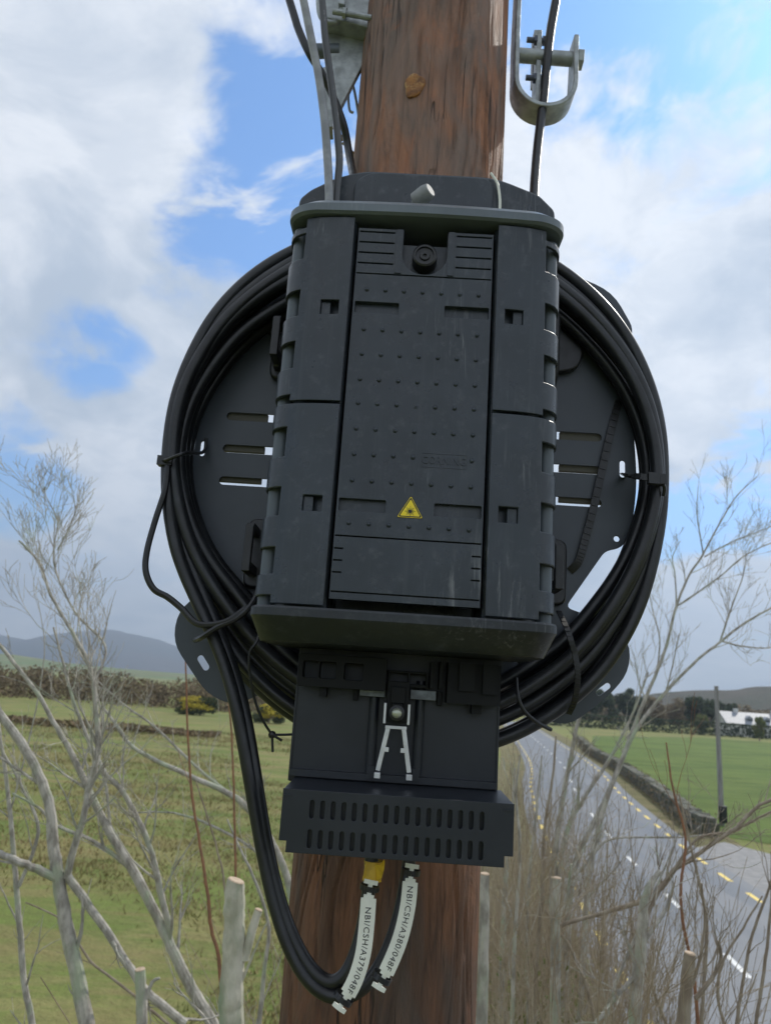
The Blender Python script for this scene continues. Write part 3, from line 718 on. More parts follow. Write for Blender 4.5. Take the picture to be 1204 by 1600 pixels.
stems = [
 ([(1090,1600,3),(1082,1520,2.8),(1066,1440,2.6),(1063,1380,2.4),(1070,1310,2.2),(1050,1230,1.8),(1040,1160,1.2)],'reddish upright shoot left of the far post foot, crossing the road',TR),
 ([(1095,1600,3),(1100,1520,3),(1103,1440,2.6),(1092,1380,2.4),(1075,1310,2),(1060,1240,1.4)],'brown shoot curving up between the brown stump and the lay-by',BD),
 ([(1150,1600,3),(1160,1530,2.6),(1175,1460,2.4),(1196,1400,2.2),(1215,1340,1.6)],'brown stem leaning right at the lower right corner',BD),
 ([(1180,1600,3),(1195,1500,2.6),(1205,1400,2.2),(1204,1330,1.6)],'outermost brown stem on the right edge of the picture',BD),
 ([(1040,1600,2.6),(1025,1560,2.4),(1000,1500,2.2),(985,1440,1.8),(990,1390,1.2)],'thin dark stem rising left of the knobbly broken stump',BD),
 ([(930,1600,3),(915,1540,2.8),(890,1480,2.6),(868,1450,2),(850,1420,1.4)],'thin dark stem slanting left over the verge at the bottom',BD),
 ([(800,1600,3.4),(802,1500,3.2),(808,1400,3),(812,1320,2.6),(806,1240,2),(812,1180,1.3)],'slender pale stem rising just right of the slotted tray',B),
 ([(785,1600,5),(783,1520,5),(786,1440,4.5),(790,1372,4),(800,1260,3),(804,1200,2)],'pale straight stem between the big pole and the verge scrub',B),
 ([(835,1600,3.4),(838,1500,3.2),(846,1400,3),(850,1300,2.6),(862,1220,2.2),(868,1150,1.6)],'brown stem standing left of the flat topped stem in the scrub',BD),
 ([(825,1600,3),(822,1480,2.6),(826,1380,2.4),(838,1260,2),(846,1180,1.3)],'thin grey stem in the middle of the verge scrub',B),
 ([(945,1600,3),(960,1540,2.6),(985,1480,2.4),(1010,1420,2),(1040,1350,1.5),(1060,1300,1)],'thin grey stem leaning right over the middle of the road',B),
 ([(1130,1600,2.6),(1120,1550,2.4),(1130,1500,2.2),(1160,1450,1.8),(1190,1400,1.3)],'thin brown stem right of the brown stump',BD),
 ([(262,1600,2.4),(190,1540,2.2),(140,1500,2),(100,1440,1.6),(40,1410,1)],'thin brown stem slanting across the thick forked trunk',BD),
 ([(405,1600,4),(412,1520,3.4),(420,1450,3),(400,1380,2.4),(372,1320,2),(355,1280,1.2)],'thin grey stem between the cut stump and the cable tails',B)]
for i, (p, lab, mm) in enumerate(stems):
    shrub('sapling', lab, [p], mm, tw=[(13,.24,2)], seed=100+i, Y=random.uniform(1.7,2.8), group='thin saplings around the pole', cat='sapling')
# tangled undergrowth on the near verge
def undergrowth():
    random.seed(95); g = MB()
    for i in range(1000):
        px = random.uniform(745, 905); Y = random.uniform(2.6, 12.0)
        px -= max(0, (px-840))*.4*random.random()
        top = W(px, random.uniform(1180,1500), Y)
        h = min(max(1.0, top.z), 4.9); x = top.x; p = Vector((x+random.uniform(-.4,.2), Y+random.uniform(-.2,.2), 0))
        pts = [p]; v = Vector((random.uniform(-.1,.1),random.uniform(-.1,.1),1))
        for k in range(6):
            v = (v+rv(.14)); v.z = abs(v.z); v.normalize(); pts.append(pts[-1]+v*(h/6))
        r0 = random.uniform(.004,.011); rr = [r0*(1-.13*k) for k in range(7)]
        g.tube(pts, rr, 4, caps=False); twigs(g, pts[2:], rr[2:], 4, .4, 1)
    for i in range(170):                          # taller brown stems nearer the big pole, some out over the road edge
        Y = random.uniform(1.5, 4.2); px = 770+260*random.random()**1.5; top = W(px, random.uniform(1200+max(0,(px-860))*1.2, 1560), Y)
        pts = [Vector((top.x+random.uniform(-.25,.25), Y+random.uniform(-.2,.2), max(.5, top.z-2.2)))]; v = (top-pts[0]).normalized(); L = (top-pts[0]).length/9
        for k in range(9): v = (v+rv(.10)+Vector((0,0,.04))).normalized(); pts.append(pts[-1]+v*L)
        pts = [Vector((pts[0].x, pts[0].y, 0))]+pts; r0 = random.uniform(.0022,.0062); rr = [r0*1.3]+[r0*(1-.085*k) for k in range(10)]
        g.tube(pts, rr, 5, caps=False); twigs(g, pts[3:], rr[3:], 9, .34, 2)
    tag(g.build('undergrowth', mat('dry_undergrowth', (.30,.23,.15), .85, (.40,.34,.25), 3, c3=(.20,.15,.10), ns3=5), smooth=True, recalc=False), kind='stuff')
    g = MB(); random.seed(96)
    for i in range(3600):
        Y = random.uniform(2.6, 6.5); px = random.uniform(765,880); p = W(px, random.uniform(1530,1700), Y)
        leaf(g, p+rv(.2), random.uniform(.008,.020))
    tag(g.build('ivy_ground_cover', M['ivy'], recalc=False), kind='stuff')
undergrowth()

# ================================================================== THE BIG POLE
def pole():
    g = MB(); nu, nv = 400, 620; z0, z1 = 0.0, 8.6
    cr = []
    random.seed(5)
    for _ in range(260): cr.append((random.uniform(0,6.283), random.uniform(4.8,7.0), random.uniform(.03,.22), random.uniform(.0015,.005), random.uniform(.015,.034)))
    # rows are dense where the picture looks, coarse elsewhere
    zs = [0+4.7*i/30 for i in range(30)]+[4.7+2.2*i/520 for i in range(520)]+[6.9+1.7*i/20 for i in range(21)]
    for z in zs:
        near = [c for c in cr if abs(z-c[1]) < c[2]]
        for k in range(nu):
            a = 2*math.pi*k/nu
            r = .1185-.0015*(z-5.5)
            r += .0022*noise.noise(Vector((math.cos(a)*2, math.sin(a)*2, z*.7)))
            r += .0011*noise.noise(Vector((math.cos(a)*14, math.sin(a)*14, z*1.6)))
            for c in near:
                da = abs((a-c[0]-.25*noise.noise(Vector((z*7,c[0],0)))+math.pi)%(2*math.pi)-math.pi)
                if da < c[4]*1.5: r -= c[3]*(1-(abs(z-c[1])/c[2])**2)*max(0, 1-da/c[4])
            g.v.append((r*math.cos(a), r*math.sin(a), z))
    for i in range(len(zs)-1):
        for k in range(nu):
            g.f.append((i*nu+k, i*nu+(k+1)%nu, (i+1)*nu+(k+1)%nu, (i+1)*nu+k)); g.mi.append(0)
    g.f.append(tuple((len(zs)-1)*nu+k for k in range(nu))); g.mi.append(0)
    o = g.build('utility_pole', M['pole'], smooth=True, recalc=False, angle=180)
    tag(o, 'thick brown weathered timber pole that carries the black enclosure and cable coil', 'utility pole')
    # the pale oval knot
    k = W(646,130,-.118); a = math.atan2(k.y, k.x); g = MB(); random.seed(3)
    n = 48; loops = []
    for s, dd in ((1.04,-.004),(1.0,.0022),(.9,.0034),(.6,.0034),(.25,.0028)):
        lp = []
        for i in range(n):
            b = 2*math.pi*i/n; rr = s*(1+.08*math.sin(3*b+1)+.05*math.sin(5*b))
            ang = a + (.0145*rr*math.cos(b))/.118; z = k.z+.0195*rr*math.sin(b); R0 = .1172+dd
            lp.append(Vector((R0*math.cos(ang), R0*math.sin(ang), z)))
        loops.append(lp)
    g.loft(loops); g.build('knot', mat('orange_knot_wood', (.38,.17,.045), .7, (.16,.065,.025), 70, c3=(.48,.29,.11), ns3=130, bump=.0015, bs=200), o, smooth=True)
pole()

# ================================================================== ENCLOSURE (turned 1.8 deg about the pole)
RZ = R(-1.8)
E_ = empty('splice_enclosure', (0,0,EYE), 'black weatherproof fibre enclosure with hinged doors and a yellow warning triangle on the big pole', 'enclosure', rz=RZ)
PL, RM, PT, BK = M['plastic'], M['rim'], M['plate'], M['black']
# door outline in plan, from inner edge to hinge edge (x, y)
DO = [(.0755,-.337),(.085,-.3368),(.094,-.3362),(.104,-.3352),(.112,-.334),(.120,-.332),(.127,-.3295),(.133,-.326),(.1385,-.3215),(.1425,-.3155),(.1450,-.309),(.1462,-.302),(.1464,-.295),(.1455,-.288),(.143,-.283)]
RODS = [(.436,.466),(.370,.400),(.312,.342),(.218,.249),(.158,.187),(.101,.127)]
def normals(o):
    out = []
    for i in range(len(o)):
        a = Vector(o[max(i-1,0)]); b = Vector(o[min(i+1,len(o)-1)]); d = (b-a).normalized(); out.append(Vector((d.y, -d.x)))
    return out
def grid_solid(mb, us, vs, keep, pos, th):
    ids = {}
    def vid(i, j, s):
        k = (i, j, s)
        if k not in ids: ids[k] = len(mb.v); mb.v.append(tuple(pos(us[i], vs[j], th*s)))
        return ids[k]
    nu, nv = len(us)-1, len(vs)-1
    def kp(i, j): return 0 <= i < nu and 0 <= j < nv and keep(i, j)
    for i in range(nu):
        for j in range(nv):
            if not kp(i, j): continue
            for s in (0, 1): mb.f.append(tuple(vid(a, b, s) for a, b in ((i,j),(i+1,j),(i+1,j+1),(i,j+1)))); mb.mi.append(0)
            for di, dj, e in ((-1,0,((i,j),(i,j+1))),(1,0,((i+1,j),(i+1,j+1))),(0,-1,((i,j),(i+1,j))),(0,1,((i,j+1),(i+1,j+1)))):
                if not kp(i+di, j+dj): mb.f.append((vid(*e[0],0),vid(*e[1],0),vid(*e[1],1),vid(*e[0],1))); mb.mi.append(0)
NO = normals(DO)
for sx in (-1, 1):
    for (z0, z1, hz) in ((.2765,.4825,(.3705,.3865)),(.0725,.2735,(.1630,.1785))):
        tabs = [r for r in RODS if r[0] > z0 and r[1] < z1]
        ends = [(z0, z0+.007), (z1-.010, z1)] if z0 > .2 else [(z0, z0+.008)]
        zs = sorted(set([z0, z1]+[v for t_ in tabs for v in t_]+[v for t_ in ends for v in t_]+list(hz)))
        def keep(i, j, zs=zs, tabs=tabs, hz=hz, ends=ends):
            zc = (zs[j]+zs[j+1])/2
            if i >= 6 and any(a < zc < b for a, b in tabs+ends): return False
            if i in (1, 2) and hz[0] < zc < hz[1]: return False
            return True
        def pos(u, z, s, sx=sx):
            p = Vector(DO[u]) - NO[u]*(-s) if False else Vector(DO[u]) - NO[u]*s
            return (sx*p.x, p.y, z)
        mb = MB(); grid_solid(mb, list(range(len(DO))), zs, keep, pos, .0035)
        d = mb.build('door', PL, E_, smooth=True, bevel=.0009, angle=28); wn = d.modifiers.new('wn','WEIGHTED_NORMAL'); wn.keep_sharp = True
        # latch tongue inside the square opening
        hx = (.094, .104) if sx > 0 else (-.094, -.104)
        g = MB(); xa, xb = sorted((sx*.0895, sx*.105)); zc0, zc1 = hz
        g.add([(sx*.0855,-.327,zc0),(sx*.1035,-.3352,zc0),(sx*.1035,-.3352,zc1),(sx*.0855,-.327,zc1),
               (sx*.0855,-.322,zc0),(sx*.1035,-.328,zc0),(sx*.1035,-.328,zc1),(sx*.0855,-.322,zc1)],[(0,1,2,3),(4,5,6,7),(0,1,5,4),(3,2,6,7)]) if False else \
        g.box((min(sx*.094,sx*.1035),-.3315,zc0),(max(sx*.094,sx*.1035),-.327,zc1))
        g.build('latch', PL, d, bevel=.0006)
    # hinge rod, one long light pin behind the knuckles
    g = MB(); g.cyl((sx*.1345,-.3040,.071),(sx*.1345,-.3040,.482),.0088,20); g.build('hinge_rod', M['rod'], E_, smooth=True)
# body behind the doors
def plan(pts, z): return [(x,y,z) for x,y in pts]
half = [(.0,-.272),(.072,-.272),(.0735,-.325),(.110,-.322),(.125,-.314),(.1310,-.300),(.132,-.285),(.134,-.26),(.130,-.20),(.120,-.158)]
def ring(h, sc=1, dy=0): 
    r = [(x*sc, y+dy) for x, y in h]; l = [(-x*sc, y+dy) for x, y in h[::-1] if x > 0]; return r+l
g = MB(); g.loft([plan(ring(half), z) for z in (.060,.490)]); g.build('body', PL, E_, bevel=.003, smooth=True)
# upper rim and lower cap: full rounded sections
def capring(x1, fy, by, cr, z, bow=.004):
    out = []
    n = 10
    for k in range(-8, 9): 
        x = (x1-cr)*k/8; out.append((x, fy+bow*(x/(x1-cr))**2, z))
    for k in range(1, n+1):
        a = (math.pi/2)*k/n; out.append((x1-cr+cr*math.sin(a), fy+bow+cr*.75*(1-math.cos(a)), z))
    out.append((x1-.002, by+.04, z)); out.append((x1-.014, by, z)); out.append((-x1+.014, by, z)); out.append((-x1+.002, by+.04 if False else by-.0001+.0001, z)) if False else None
    out = [o for o in out if o]
    out = out[:-2]+[(x1-.002, by-.05, z), (x1-.014, by, z), (-x1+.014, by, z), (-x1+.002, by-.05, z)]
    for k in range(n, 0, -1):
        a = (math.pi/2)*k/n; out.append((-(x1-cr+cr*math.sin(a)), fy+bow+cr*.75*(1-math.cos(a)), z))
    return out
g = MB(); g.loft([capring(.1450,-.3405,-.165,.036,.4850,.003), capring(.1480,-.3440,-.165,.038,.4870,.003), capring(.1480,-.3440,-.165,.038,.4955,.003), capring(.1405,-.3350,-.165,.036,.5045,.003), capring(.1360,-.3300,-.17,.034,.5055,.003)])
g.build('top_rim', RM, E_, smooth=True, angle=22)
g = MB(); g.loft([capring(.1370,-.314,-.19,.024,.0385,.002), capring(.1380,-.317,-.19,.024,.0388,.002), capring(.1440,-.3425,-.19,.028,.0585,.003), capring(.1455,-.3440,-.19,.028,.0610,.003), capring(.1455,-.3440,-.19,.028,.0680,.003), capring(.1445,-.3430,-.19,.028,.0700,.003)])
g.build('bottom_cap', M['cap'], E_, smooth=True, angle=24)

# front panel (centre door)
X = .0712
U = []                                       # outline with the U-shaped notch
U += [(-X,.0800),(X,.0800),(X,.4735),(.0245,.4735)]
ux, uz, ur = .0232, .4440, .0215
U += [(ux,.4725)]
for k in range(0, 13):
    a = -math.pi*k/12; U.append((ux*math.cos(a), uz-.0 + ur*math.sin(a)))
U += [(-ux,.4725),(-.0245,.4735),(-X,.4735)]
holes = []
for s in (-1, 1):
    holes.append(rect(min(s*.0235,s*.0690), .3755, max(s*.0235,s*.0690), .3885, .0008, 1))
    holes.append(rect(min(s*.0235,s*.0690), .1660, max(s*.0235,s*.0690), .1785, .0008, 1))
    for k in range(4):
        z = .4685-.0122*k; holes.append(rect(min(s*.0325,s*.0695), z, max(s*.0325,s*.0695), z+.0016))
    for z in (.128,.1165,.105):
        holes.append(rect(min(s*.0615,s*.0700), z, max(s*.0615,s*.0700), z+.0014))
for z in (.4200, .1405, .0865): holes.append(rect(-.0700, z, .0700, z+.0013))
g = MB(); plate_mb(g, [U]+holes, .0085, .0004, -.3325)
g.box((-X+.0002,-.3265,.0802),(X-.0002,-.3245,.4200))
for s in (-1, 1): g.box((min(s*.0242,s*(X-.0002)),-.3265,.4200),(max(s*.0242,s*(X-.0002)),-.3245,.4730))
g.box((-.0245,-.3190,.4180),(.0245,-.3170,.4640))
# raised top block around the lock notch sits proud of the face
for s in (-1, 1): g.box((min(s*.0240,s*.0305),-.3338,.4225),(max(s*.0240,s*.0305),-.3321,.4730))
rows = [.4020,.3572,.3300,.3025,.2770,.2500,.2235,.1968,.1540]
for ri, z in enumerate(rows):
    for k in range(7):
        x = -.0578+.1156*k/6
        if ri == 6 and k in (4, 5): continue
        if ri == 4 and k == 3:
            g.dome((x,-.3324,z),.0030,flat=.15); g.dome((x,-.3328,z),.0014,flat=.5); continue
        g.dome((x,-.3324,z), .0023, flat=.95)
panel = g.build('front_panel', PL, E_, smooth=True, angle=30)
# lock in the notch
g = MB(); c = Vector((0,-.3268,.4440))
def ringlathe(mb, c, prof, n=32):
    loops = []
    for r, y in prof: loops.append([(c.x+r*math.cos(2*math.pi*k/n), y, c.z+r*math.sin(2*math.pi*k/n)) for k in range(n)])
    mb.loft(loops)
ringlathe(g, c, [(.0130,-.3180),(.0130,-.3300),(.0128,-.3345),(.0112,-.3358),(.0095,-.3358),(.0090,-.3335),(.0055,-.3330),(.0050,-.3345),(.0020,-.3345),(.0018,-.3325)])
g.build('lock', BK, panel, smooth=True, angle=30)
# embossed lettering in its frame
g = MB(); text_mb(g, "CORNING", .0098, lambda p: (.0306+p.x*.88, -.3332+.0004-p.z, .2215+p.y*1.1), .0005)
for a, b in (((.0085,.2145),(.0527,.2150)),((.0085,.2285),(.0527,.2290)),((.0085,.2150),(.0090,.2285)),((.0522,.2150),(.0527,.2285))):
    g.box((a[0],-.3329,a[1]),(b[0],-.3321,b[1]))
g.build('embossed_lettering', PL, panel)
# warning triangle with starburst
g = MB(); wc = (.0005, .1700); s = .0142
def tri(sc): return roundpoly([(wc[0]+sc*math.cos(R(a)), wc[1]+sc*math.sin(R(a)), .002*sc/.0145) for a in (90,210,330)], .001)
plate_mb(g, [tri(s*1.06)], .0006, .0001, -.3331); lab = g.build('warning_label', M['yellow'], panel)
g = MB(); plate_mb(g, [tri(s*.93), tri(s*.80)], .0003, .00005, -.3333); plate_mb(g, [tri(s*1.06), tri(s*1.01)], .0003, .00005, -.33325)
cc = (wc[0], wc[1]-.001)
g.dome((cc[0],-.3331,cc[1]), .0017, flat=.2, n=14)
for k in range(16):
    a = 2*math.pi*k/16; L = .0052 if k % 2 == 0 else .0038
    g.bar((cc[0]+.001*math.cos(a),-.3332,cc[1]+.001*math.sin(a)), (cc[0]+L*math.cos(a),-.3332,cc[1]+L*math.sin(a)), .00035, .0003, (0,1,0))
g.build('laser_symbol', M['ink'], lab)

# hood plate behind the rim, its ridge, strap and knob
g = MB(); hp = roundpoly([(-.165,.50),(.165,.50),(.163,.606),(.142,.628),(.086,.650,.02),(-.084,.650,.02),(-.118,.638),(-.150,.618),(-.163,.604)], .006)
plate_mb(g, [hp], .022, .003, -.190)
g.build('hood', PL, E_, smooth=True, angle=40)
g = MB(); hp = roundpoly([(-.094,.505),(.080,.505),(.084,.634),(.074,.644,.02),(-.074,.644,.02),(-.094,.630)], .012); plate_mb(g, [hp], .006, .002, -.1962)
g.build('hood_ridge', PL, E_, smooth=True, angle=40)
g = MB(); g.tube(smooth_path([(.079,-.197,.650),(.0875,-.1975,.636),(.091,-.1975,.618),(.092,-.1975,.600),(.091,-.197,.56)],4), .0018, 8); g.build('strap', M['white'], E_, smooth=True)
g = MB(); g.tube([(-.014,-.235,.577),(-.002,-.245,.582),(.003,-.249,.584)], [.0105,.0105,.0085], 14); g.tube([(-.016,-.19,.577),(-.013,-.236,.577)], .006, 10)
g.build('vent_knob', mat('grey_nylon', (.30,.31,.31), .6, (.22,.23,.23), 60), E_, smooth=True, bevel=.001)

# neck below the body
g = MB(); plate_mb(g, [rect(-.1155,-.106,.1155,.060)], .0025, .0004, -.155)
for s in (-1,1): g.box((min(s*.1165,s*.1145),-.1568,-.105),(max(s*.1165,s*.1145),-.135,.055))
for s in (-1,1): g.tube([(s*.026,-.158,-.090),(s*.026,-.158,.012)], .0055, 12)
for s in (-1,1): g.box((min(s*.021,s*.029),-.1655,-.096),(max(s*.021,s*.029),-.1552,-.083))
g.box((-.1145,-.163,-.099),(.1145,-.1552,-.092))
neck = g.build('neck', M['neck'], E_, smooth=True, angle=30)
g = MB()                                     # port block with sockets under the cap
loops = [rect(-.1125,-.002,-.014,.034,.002,1)]+[rect(a,.008,b,.026,.0015,1) for a, b in ((-.107,-.090),(-.0885,-.070),(-.061,-.040))]
plate_mb(g, loops, .02, .0006, -.186)
g.box((.054,-.186,-.010),(.1125,-.157,.034)); g.box((.066,-.192,.004),(.083,-.185,.034)); g.box((.092,-.192,.002),(.107,-.185,.034))
for x in (.035,.045): g.box((x,-.18,.005),(x+.004,-.157,.034))
g.box((-.088,-.175,-.012),(-.080,-.157,-.002)); g.box((.083,-.172,-.020),(.094,-.157,-.010))
g.build('port_block', M['shaded_black'], E_, bevel=.0008)
g = MB()                                     # black clip and its crossbars
g.box((-.0120,-.182,-.034),(.0125,-.160,.010)); g.box((-.0320,-.176,.004),(.0330,-.160,.008)); g.box((-.0320,-.174,.019),(.0330,-.160,.022))
for x in (-.032,-.0125,.010,.0305): g.box((x,-.177,.004),(x+.0025,-.160,.022))
g.box((-.0075,-.186,-.014),(.008,-.181,.004)); g.box((-.0055,-.188,-.032),(.0060,-.181,-.014))
for s in (-1,1): g.box((min(s*.0445,s*.050),-.168,-.014),(max(s*.0445,s*.050),-.157,.002))
g.build('clip', M['shaded_black'], E_, bevel=.0008)
DUL = mat('dull_aluminium', (.25,.28,.30), .5, (.12,.13,.14), 50, metal=.4)
for s in (-1,1):
    g = MB(); g.box((min(s*.0140,s*.0430),-.1685,-.0085),(max(s*.0140,s*.0430),-.164,.0020)); g.build('crossbar', DUL, E_, bevel=.0006)
g = MB()                                     # bright stamped A-frame bracket
for s in (-1,1):
    g.box((min(s*.0118,s*.0145),-.186,-.036),(max(s*.0118,s*.0145),-.166,-.014))
    g.bar((s*.0085,-.180,-.040),(s*.0170,-.180,-.086),.0050,.0018,(0,1,0))
    g.box((min(s*.0125,s*.0065),-.1812,-.066),(max(s*.0125,s*.0065),-.179,-.061))
    g.box((min(s*.0140,s*.0205),-.186,-.0935),(max(s*.0140,s*.0205),-.176,-.0875))
g.box((-.0118,-.181,-.0415),(.0118,-.179,-.0380))
g.build('bracket', M['silver'], E_, bevel=.0004)
g = MB(); ringlathe(g, Vector((0,0,-.0240)), [(.0085,-.180),(.0085,-.1885),(.0070,-.1890)]); g.build('bolt_seat', BK, E_, smooth=True, angle=30)
g = MB(); g.dome((0,-.1888,-.0240), .0056, flat=.55, n=20, rings=6); g.build('bolt', mat('zinc_bolt', (.62,.64,.58), .35, (.48,.5,.4), 80, metal=.6), E_, smooth=True)

# the neck stands forward of the coil
for o in E_.children:
    if o.name.split('.')[0] in ('neck','port_block','clip','crossbar','bracket','bolt_seat','bolt'):
        for v in o.data.vertices: v.co = Vector((v.co.x*.94, v.co.y-.052, v.co.z*.94))

# slotted tray
g = MB()
sl = []
for k in range(17):
    x = -.0745+.1590*k/16
    sl.append(slot(x,-.1135,.0165,.0042,90,4)); sl.append(slot(x,-.1395,.0165,.0042,90,4))
front = [(-.0960,-.1525),(.1065,-.1525),(.1065,-.1425),(.1145,-.1425),(.1145,-.0965),(-.1030,-.0965),(-.1030,-.1425),(-.0960,-.1425)]
plate_mb(g, [front]+sl, .0022, .0005, -.292)
g.loft([[(x,-.2910,-.0966),(x,-.2910,-.0988),(x,-.2060,-.0968),(x,-.2060,-.0946)] for x in (-.1020,.1135)])
g.box((-.093,-.2840,-.150),(.104,-.2820,-.1000))  # added dark sheet behind the slots, stands in for shade inside the tray
for sx_ in (-.1024,.1126): g.box((sx_,-.2895,-.142),(sx_+.0014,-.2100,-.0995))
for x in (-.0985,.1085): g.box((x-.0035,-.2932,-.1030),(x+.0035,-.2919,-.1018))
g.build('vent_tray', M['neck'], E_, smooth=True, angle=30)

# ================================================================== COIL PLATE
K_ = empty('coil_bracket', (0,0,EYE), 'round black slotted plate behind the enclosure that holds the cable coil', 'cable bracket', rz=RZ)
def quart(p): return p
out = [(.2680,.4250,.05),(.2780,.3400,.05),(.2815,.2700,.05),(.2760,.2200,.05),(.2640,.1870,.012),(.2420,.1815),(.1950,.1100),
       (.2350,.0980),(.2720,.0750,.04),(.2700,.0380,.03),(.2450,.0080,.05),(.1980,-.0290,.02),(.1500,-.0150),(.0900,.0600),
       (-.0900,.0600),(-.1500,-.0100),(-.1900,-.0300,.02),(-.2230,-.0180,.02),(-.2700,.0380,.03),(-.2690,.0760,.02),(-.2350,.1080),(-.1900,.1100),
       (-.2250,.1450),(-.2660,.1750,.012),(-.2790,.2300,.05),(-.2810,.2900,.05),(-.2680,.3600,.02),(-.2540,.3890),(-.2480,.4020),(-.2450,.4400),(-.2300,.4900),(-.2000,.5250),(-.1400,.5500),
       (.1500,.5700),(.2040,.5500,.03),(.2520,.5300,.03),(.2790,.4780,.02),(.2720,.4560),(.2600,.4600)]
ho = [slot(s*.195,z,.085,.0105) for s in (-1,1) for z in (.3262,.2830,.2410)]
ho += [slot(-.2630,.2810,.020,.006,90), slot(.2635,.2870,.022,.007,90)]
ho += [slot(-.2310,.0170,.020,.008,-52), slot(.2400,.0170,.020,.007,38), slot(.2560,.1975,.0075,.0072), slot(-.2580,.1955,.0060,.0058), slot(-.2175,.0420,.040,.0035,-52)]
g = MB(); plate_mb(g, [roundpoly(out, .008)]+ho, .0028, .0004, -.132)
g.build('plate', PT, K_, smooth=True, angle=30)
RAIL = mat('brown_grey_steel', (.10,.095,.070), .6)
for z, h in ((.3275,.0055),(.2855,.0045),(.2450,.0040)):
    for s in (-1,1):
        g = MB(); g.box((min(s*.186,s*.2405),-.1265,z-h),(max(s*.186,s*.2405),-.1205,z+h)); g.build('rail', RAIL, K_, bevel=.0008)
def hook(name, x, z, h, w, s):
    g = MB()
    p = roundpoly([(x-w/2,z-h/2),(x+w/2,z-h/2),(x+w/2,z+h/2),(x-w/2,z+h/2)], w*.42); plate_mb(g, [p], .012, .003, -.146)
    g.box((x-w*.28,-.185,z-h*.34),(x+w*.05,-.145,z-h*.20)); g.box((x-w*.28,-.190,z-h*.34),(x+w*.05,-.183,z+h*.30)); g.box((x-w*.28,-.185,z+h*.22),(x+w*.05,-.145,z+h*.34))
    return g.build(name, BK, K_, bevel=.0012)
hook('hook', -.172, .415, .080, .030, -1); hook('hook', -.178, .150, .085, .030, -1)
hook('hook', .178, .150, .080, .030, 1)
g = MB(); plate_mb(g, [roundpoly([(.150,.400),(.205,.412,.02),(.212,.440,.02),(.192,.485,.03),(.150,.500)], .01)], .012, .002, -.146); g.tube([(.172,-.150,.475),(.172,-.168,.470),(.172,-.168,.40),(.168,-.150,.365)], .004, 8)
g.build('hook', BK, K_, smooth=True)
g = MB(); g.bar((-.205,-.142,.455),(-.176,-.142,.430),.012,.012,(0,1,0)); g.bar((-.176,-.150,.450),(-.176,-.150,.385),.010,.02,(0,1,0)); g.build('hook', BK, K_, bevel=.003)

# ================================================================== CABLES
CX, CZ = .0, EYE+.262
ROUT = [(0,.3070),(20,.319),(45,.333),(70,.336),(90,.337),(110,.337),(128,.336),(145,.327),(160,.314),(180,.3020),(200,.305),(215,.314),(235,.330),(252,.342),(270,.350),(290,.350),(308,.341),(325,.326),(345,.309),(360,.3070)]
RWID = [(0,.028),(20,.040),(45,.064),(90,.064),(128,.076),(150,.052),(168,.032),(180,.026),(200,.044),(225,.082),(252,.090),(270,.085),(300,.090),(325,.070),(345,.042),(360,.028)]
def itp(tab, a):
    a %= 360
    for (x0,y0),(x1,y1) in zip(tab, tab[1:]):
        if x0 <= a <= x1: u = (a-x0)/(x1-x0); u = u*u*(3-2*u)*.5+u*.5; return y0+(y1-y0)*u
    return tab[-1][1]
CR = .0078
def wrap(frac0, frac1, y0, y1, a0=0, a1=360, step=4, seed=0):
    """one turn of cable; frac 0 = outermost, 1 = innermost lay; goes a0 -> a1"""
    out = []; n = int(abs(a1-a0)/step)
    for i in range(n):
        a = a0+(a1-a0)*i/n; t = i/n
        fr = frac0+(frac1-frac0)*(t**2*(3-2*t)); yy = y0+(y1-y0)*(t**2*(3-2*t))
        ro = itp(ROUT, a)-CR-.001; rw = itp(RWID, a)-2*CR
        wob = .0026*noise.noise(Vector((math.cos(R(a))*1.9+seed*3.1, math.sin(R(a))*1.9, seed)))
        r = ro-rw*fr+wob
        out.append(Vector((CX+r*math.cos(R(a)), yy+.002*noise.noise(Vector((a*.02, seed, 5))), CZ+r*math.sin(R(a)))))
    return out
def P3(px, py, Y): return W(px, py, Y)
# outer cable: four turns on the outside, then its tail drops from the lower left and swings up to the right
turnsA = [(.02,.16,-.176,-.176),(.30,.02,-.150,-.158),(.16,.34,-.196,-.190)]
def coil(turns, tail, seed, start=238):
    pts = []
    for k, (f0, f1, y0, y1) in enumerate(turns): pts += wrap(f0, f1, y0, y1, start, start+360, 4, seed+k)
    f0, y0 = turns[-1][1], turns[-1][3]
    return pts, f0, y0
def cable(name, label, turns, tail, seed, end, rad=CR):
    pts = []
    for k, (f0, f1, y0, y1) in enumerate(turns):      # counter-clockwise from behind the enclosure; the last lap breaks off at the lower left
        last = k == len(turns)-1
        pts += wrap(f0, f1, y0, y1, 90, end if last else 450, 4, seed+k)
    pts = pts+[Vector(p) for p in tail]
    for it in range(4):
        q = pts[:]
        for i in range(1, len(pts)-1): q[i] = pts[i]*.5+(pts[i-1]+pts[i+1])*.25
        pts = q
    pts = smooth_path(pts, 3)
    nT = (len(tail)+3)*3; rr = [rad*(1-.12*min(1, max(0, (i-(len(pts)-nT))/12))) for i in range(len(pts))]
    g = MB(); g.tube(pts, rr, 14); o = g.build(name, M['cable'], smooth=True, recalc=False, angle=180)
    return tag(o, label, 'cable', 'coiled fibre cables')
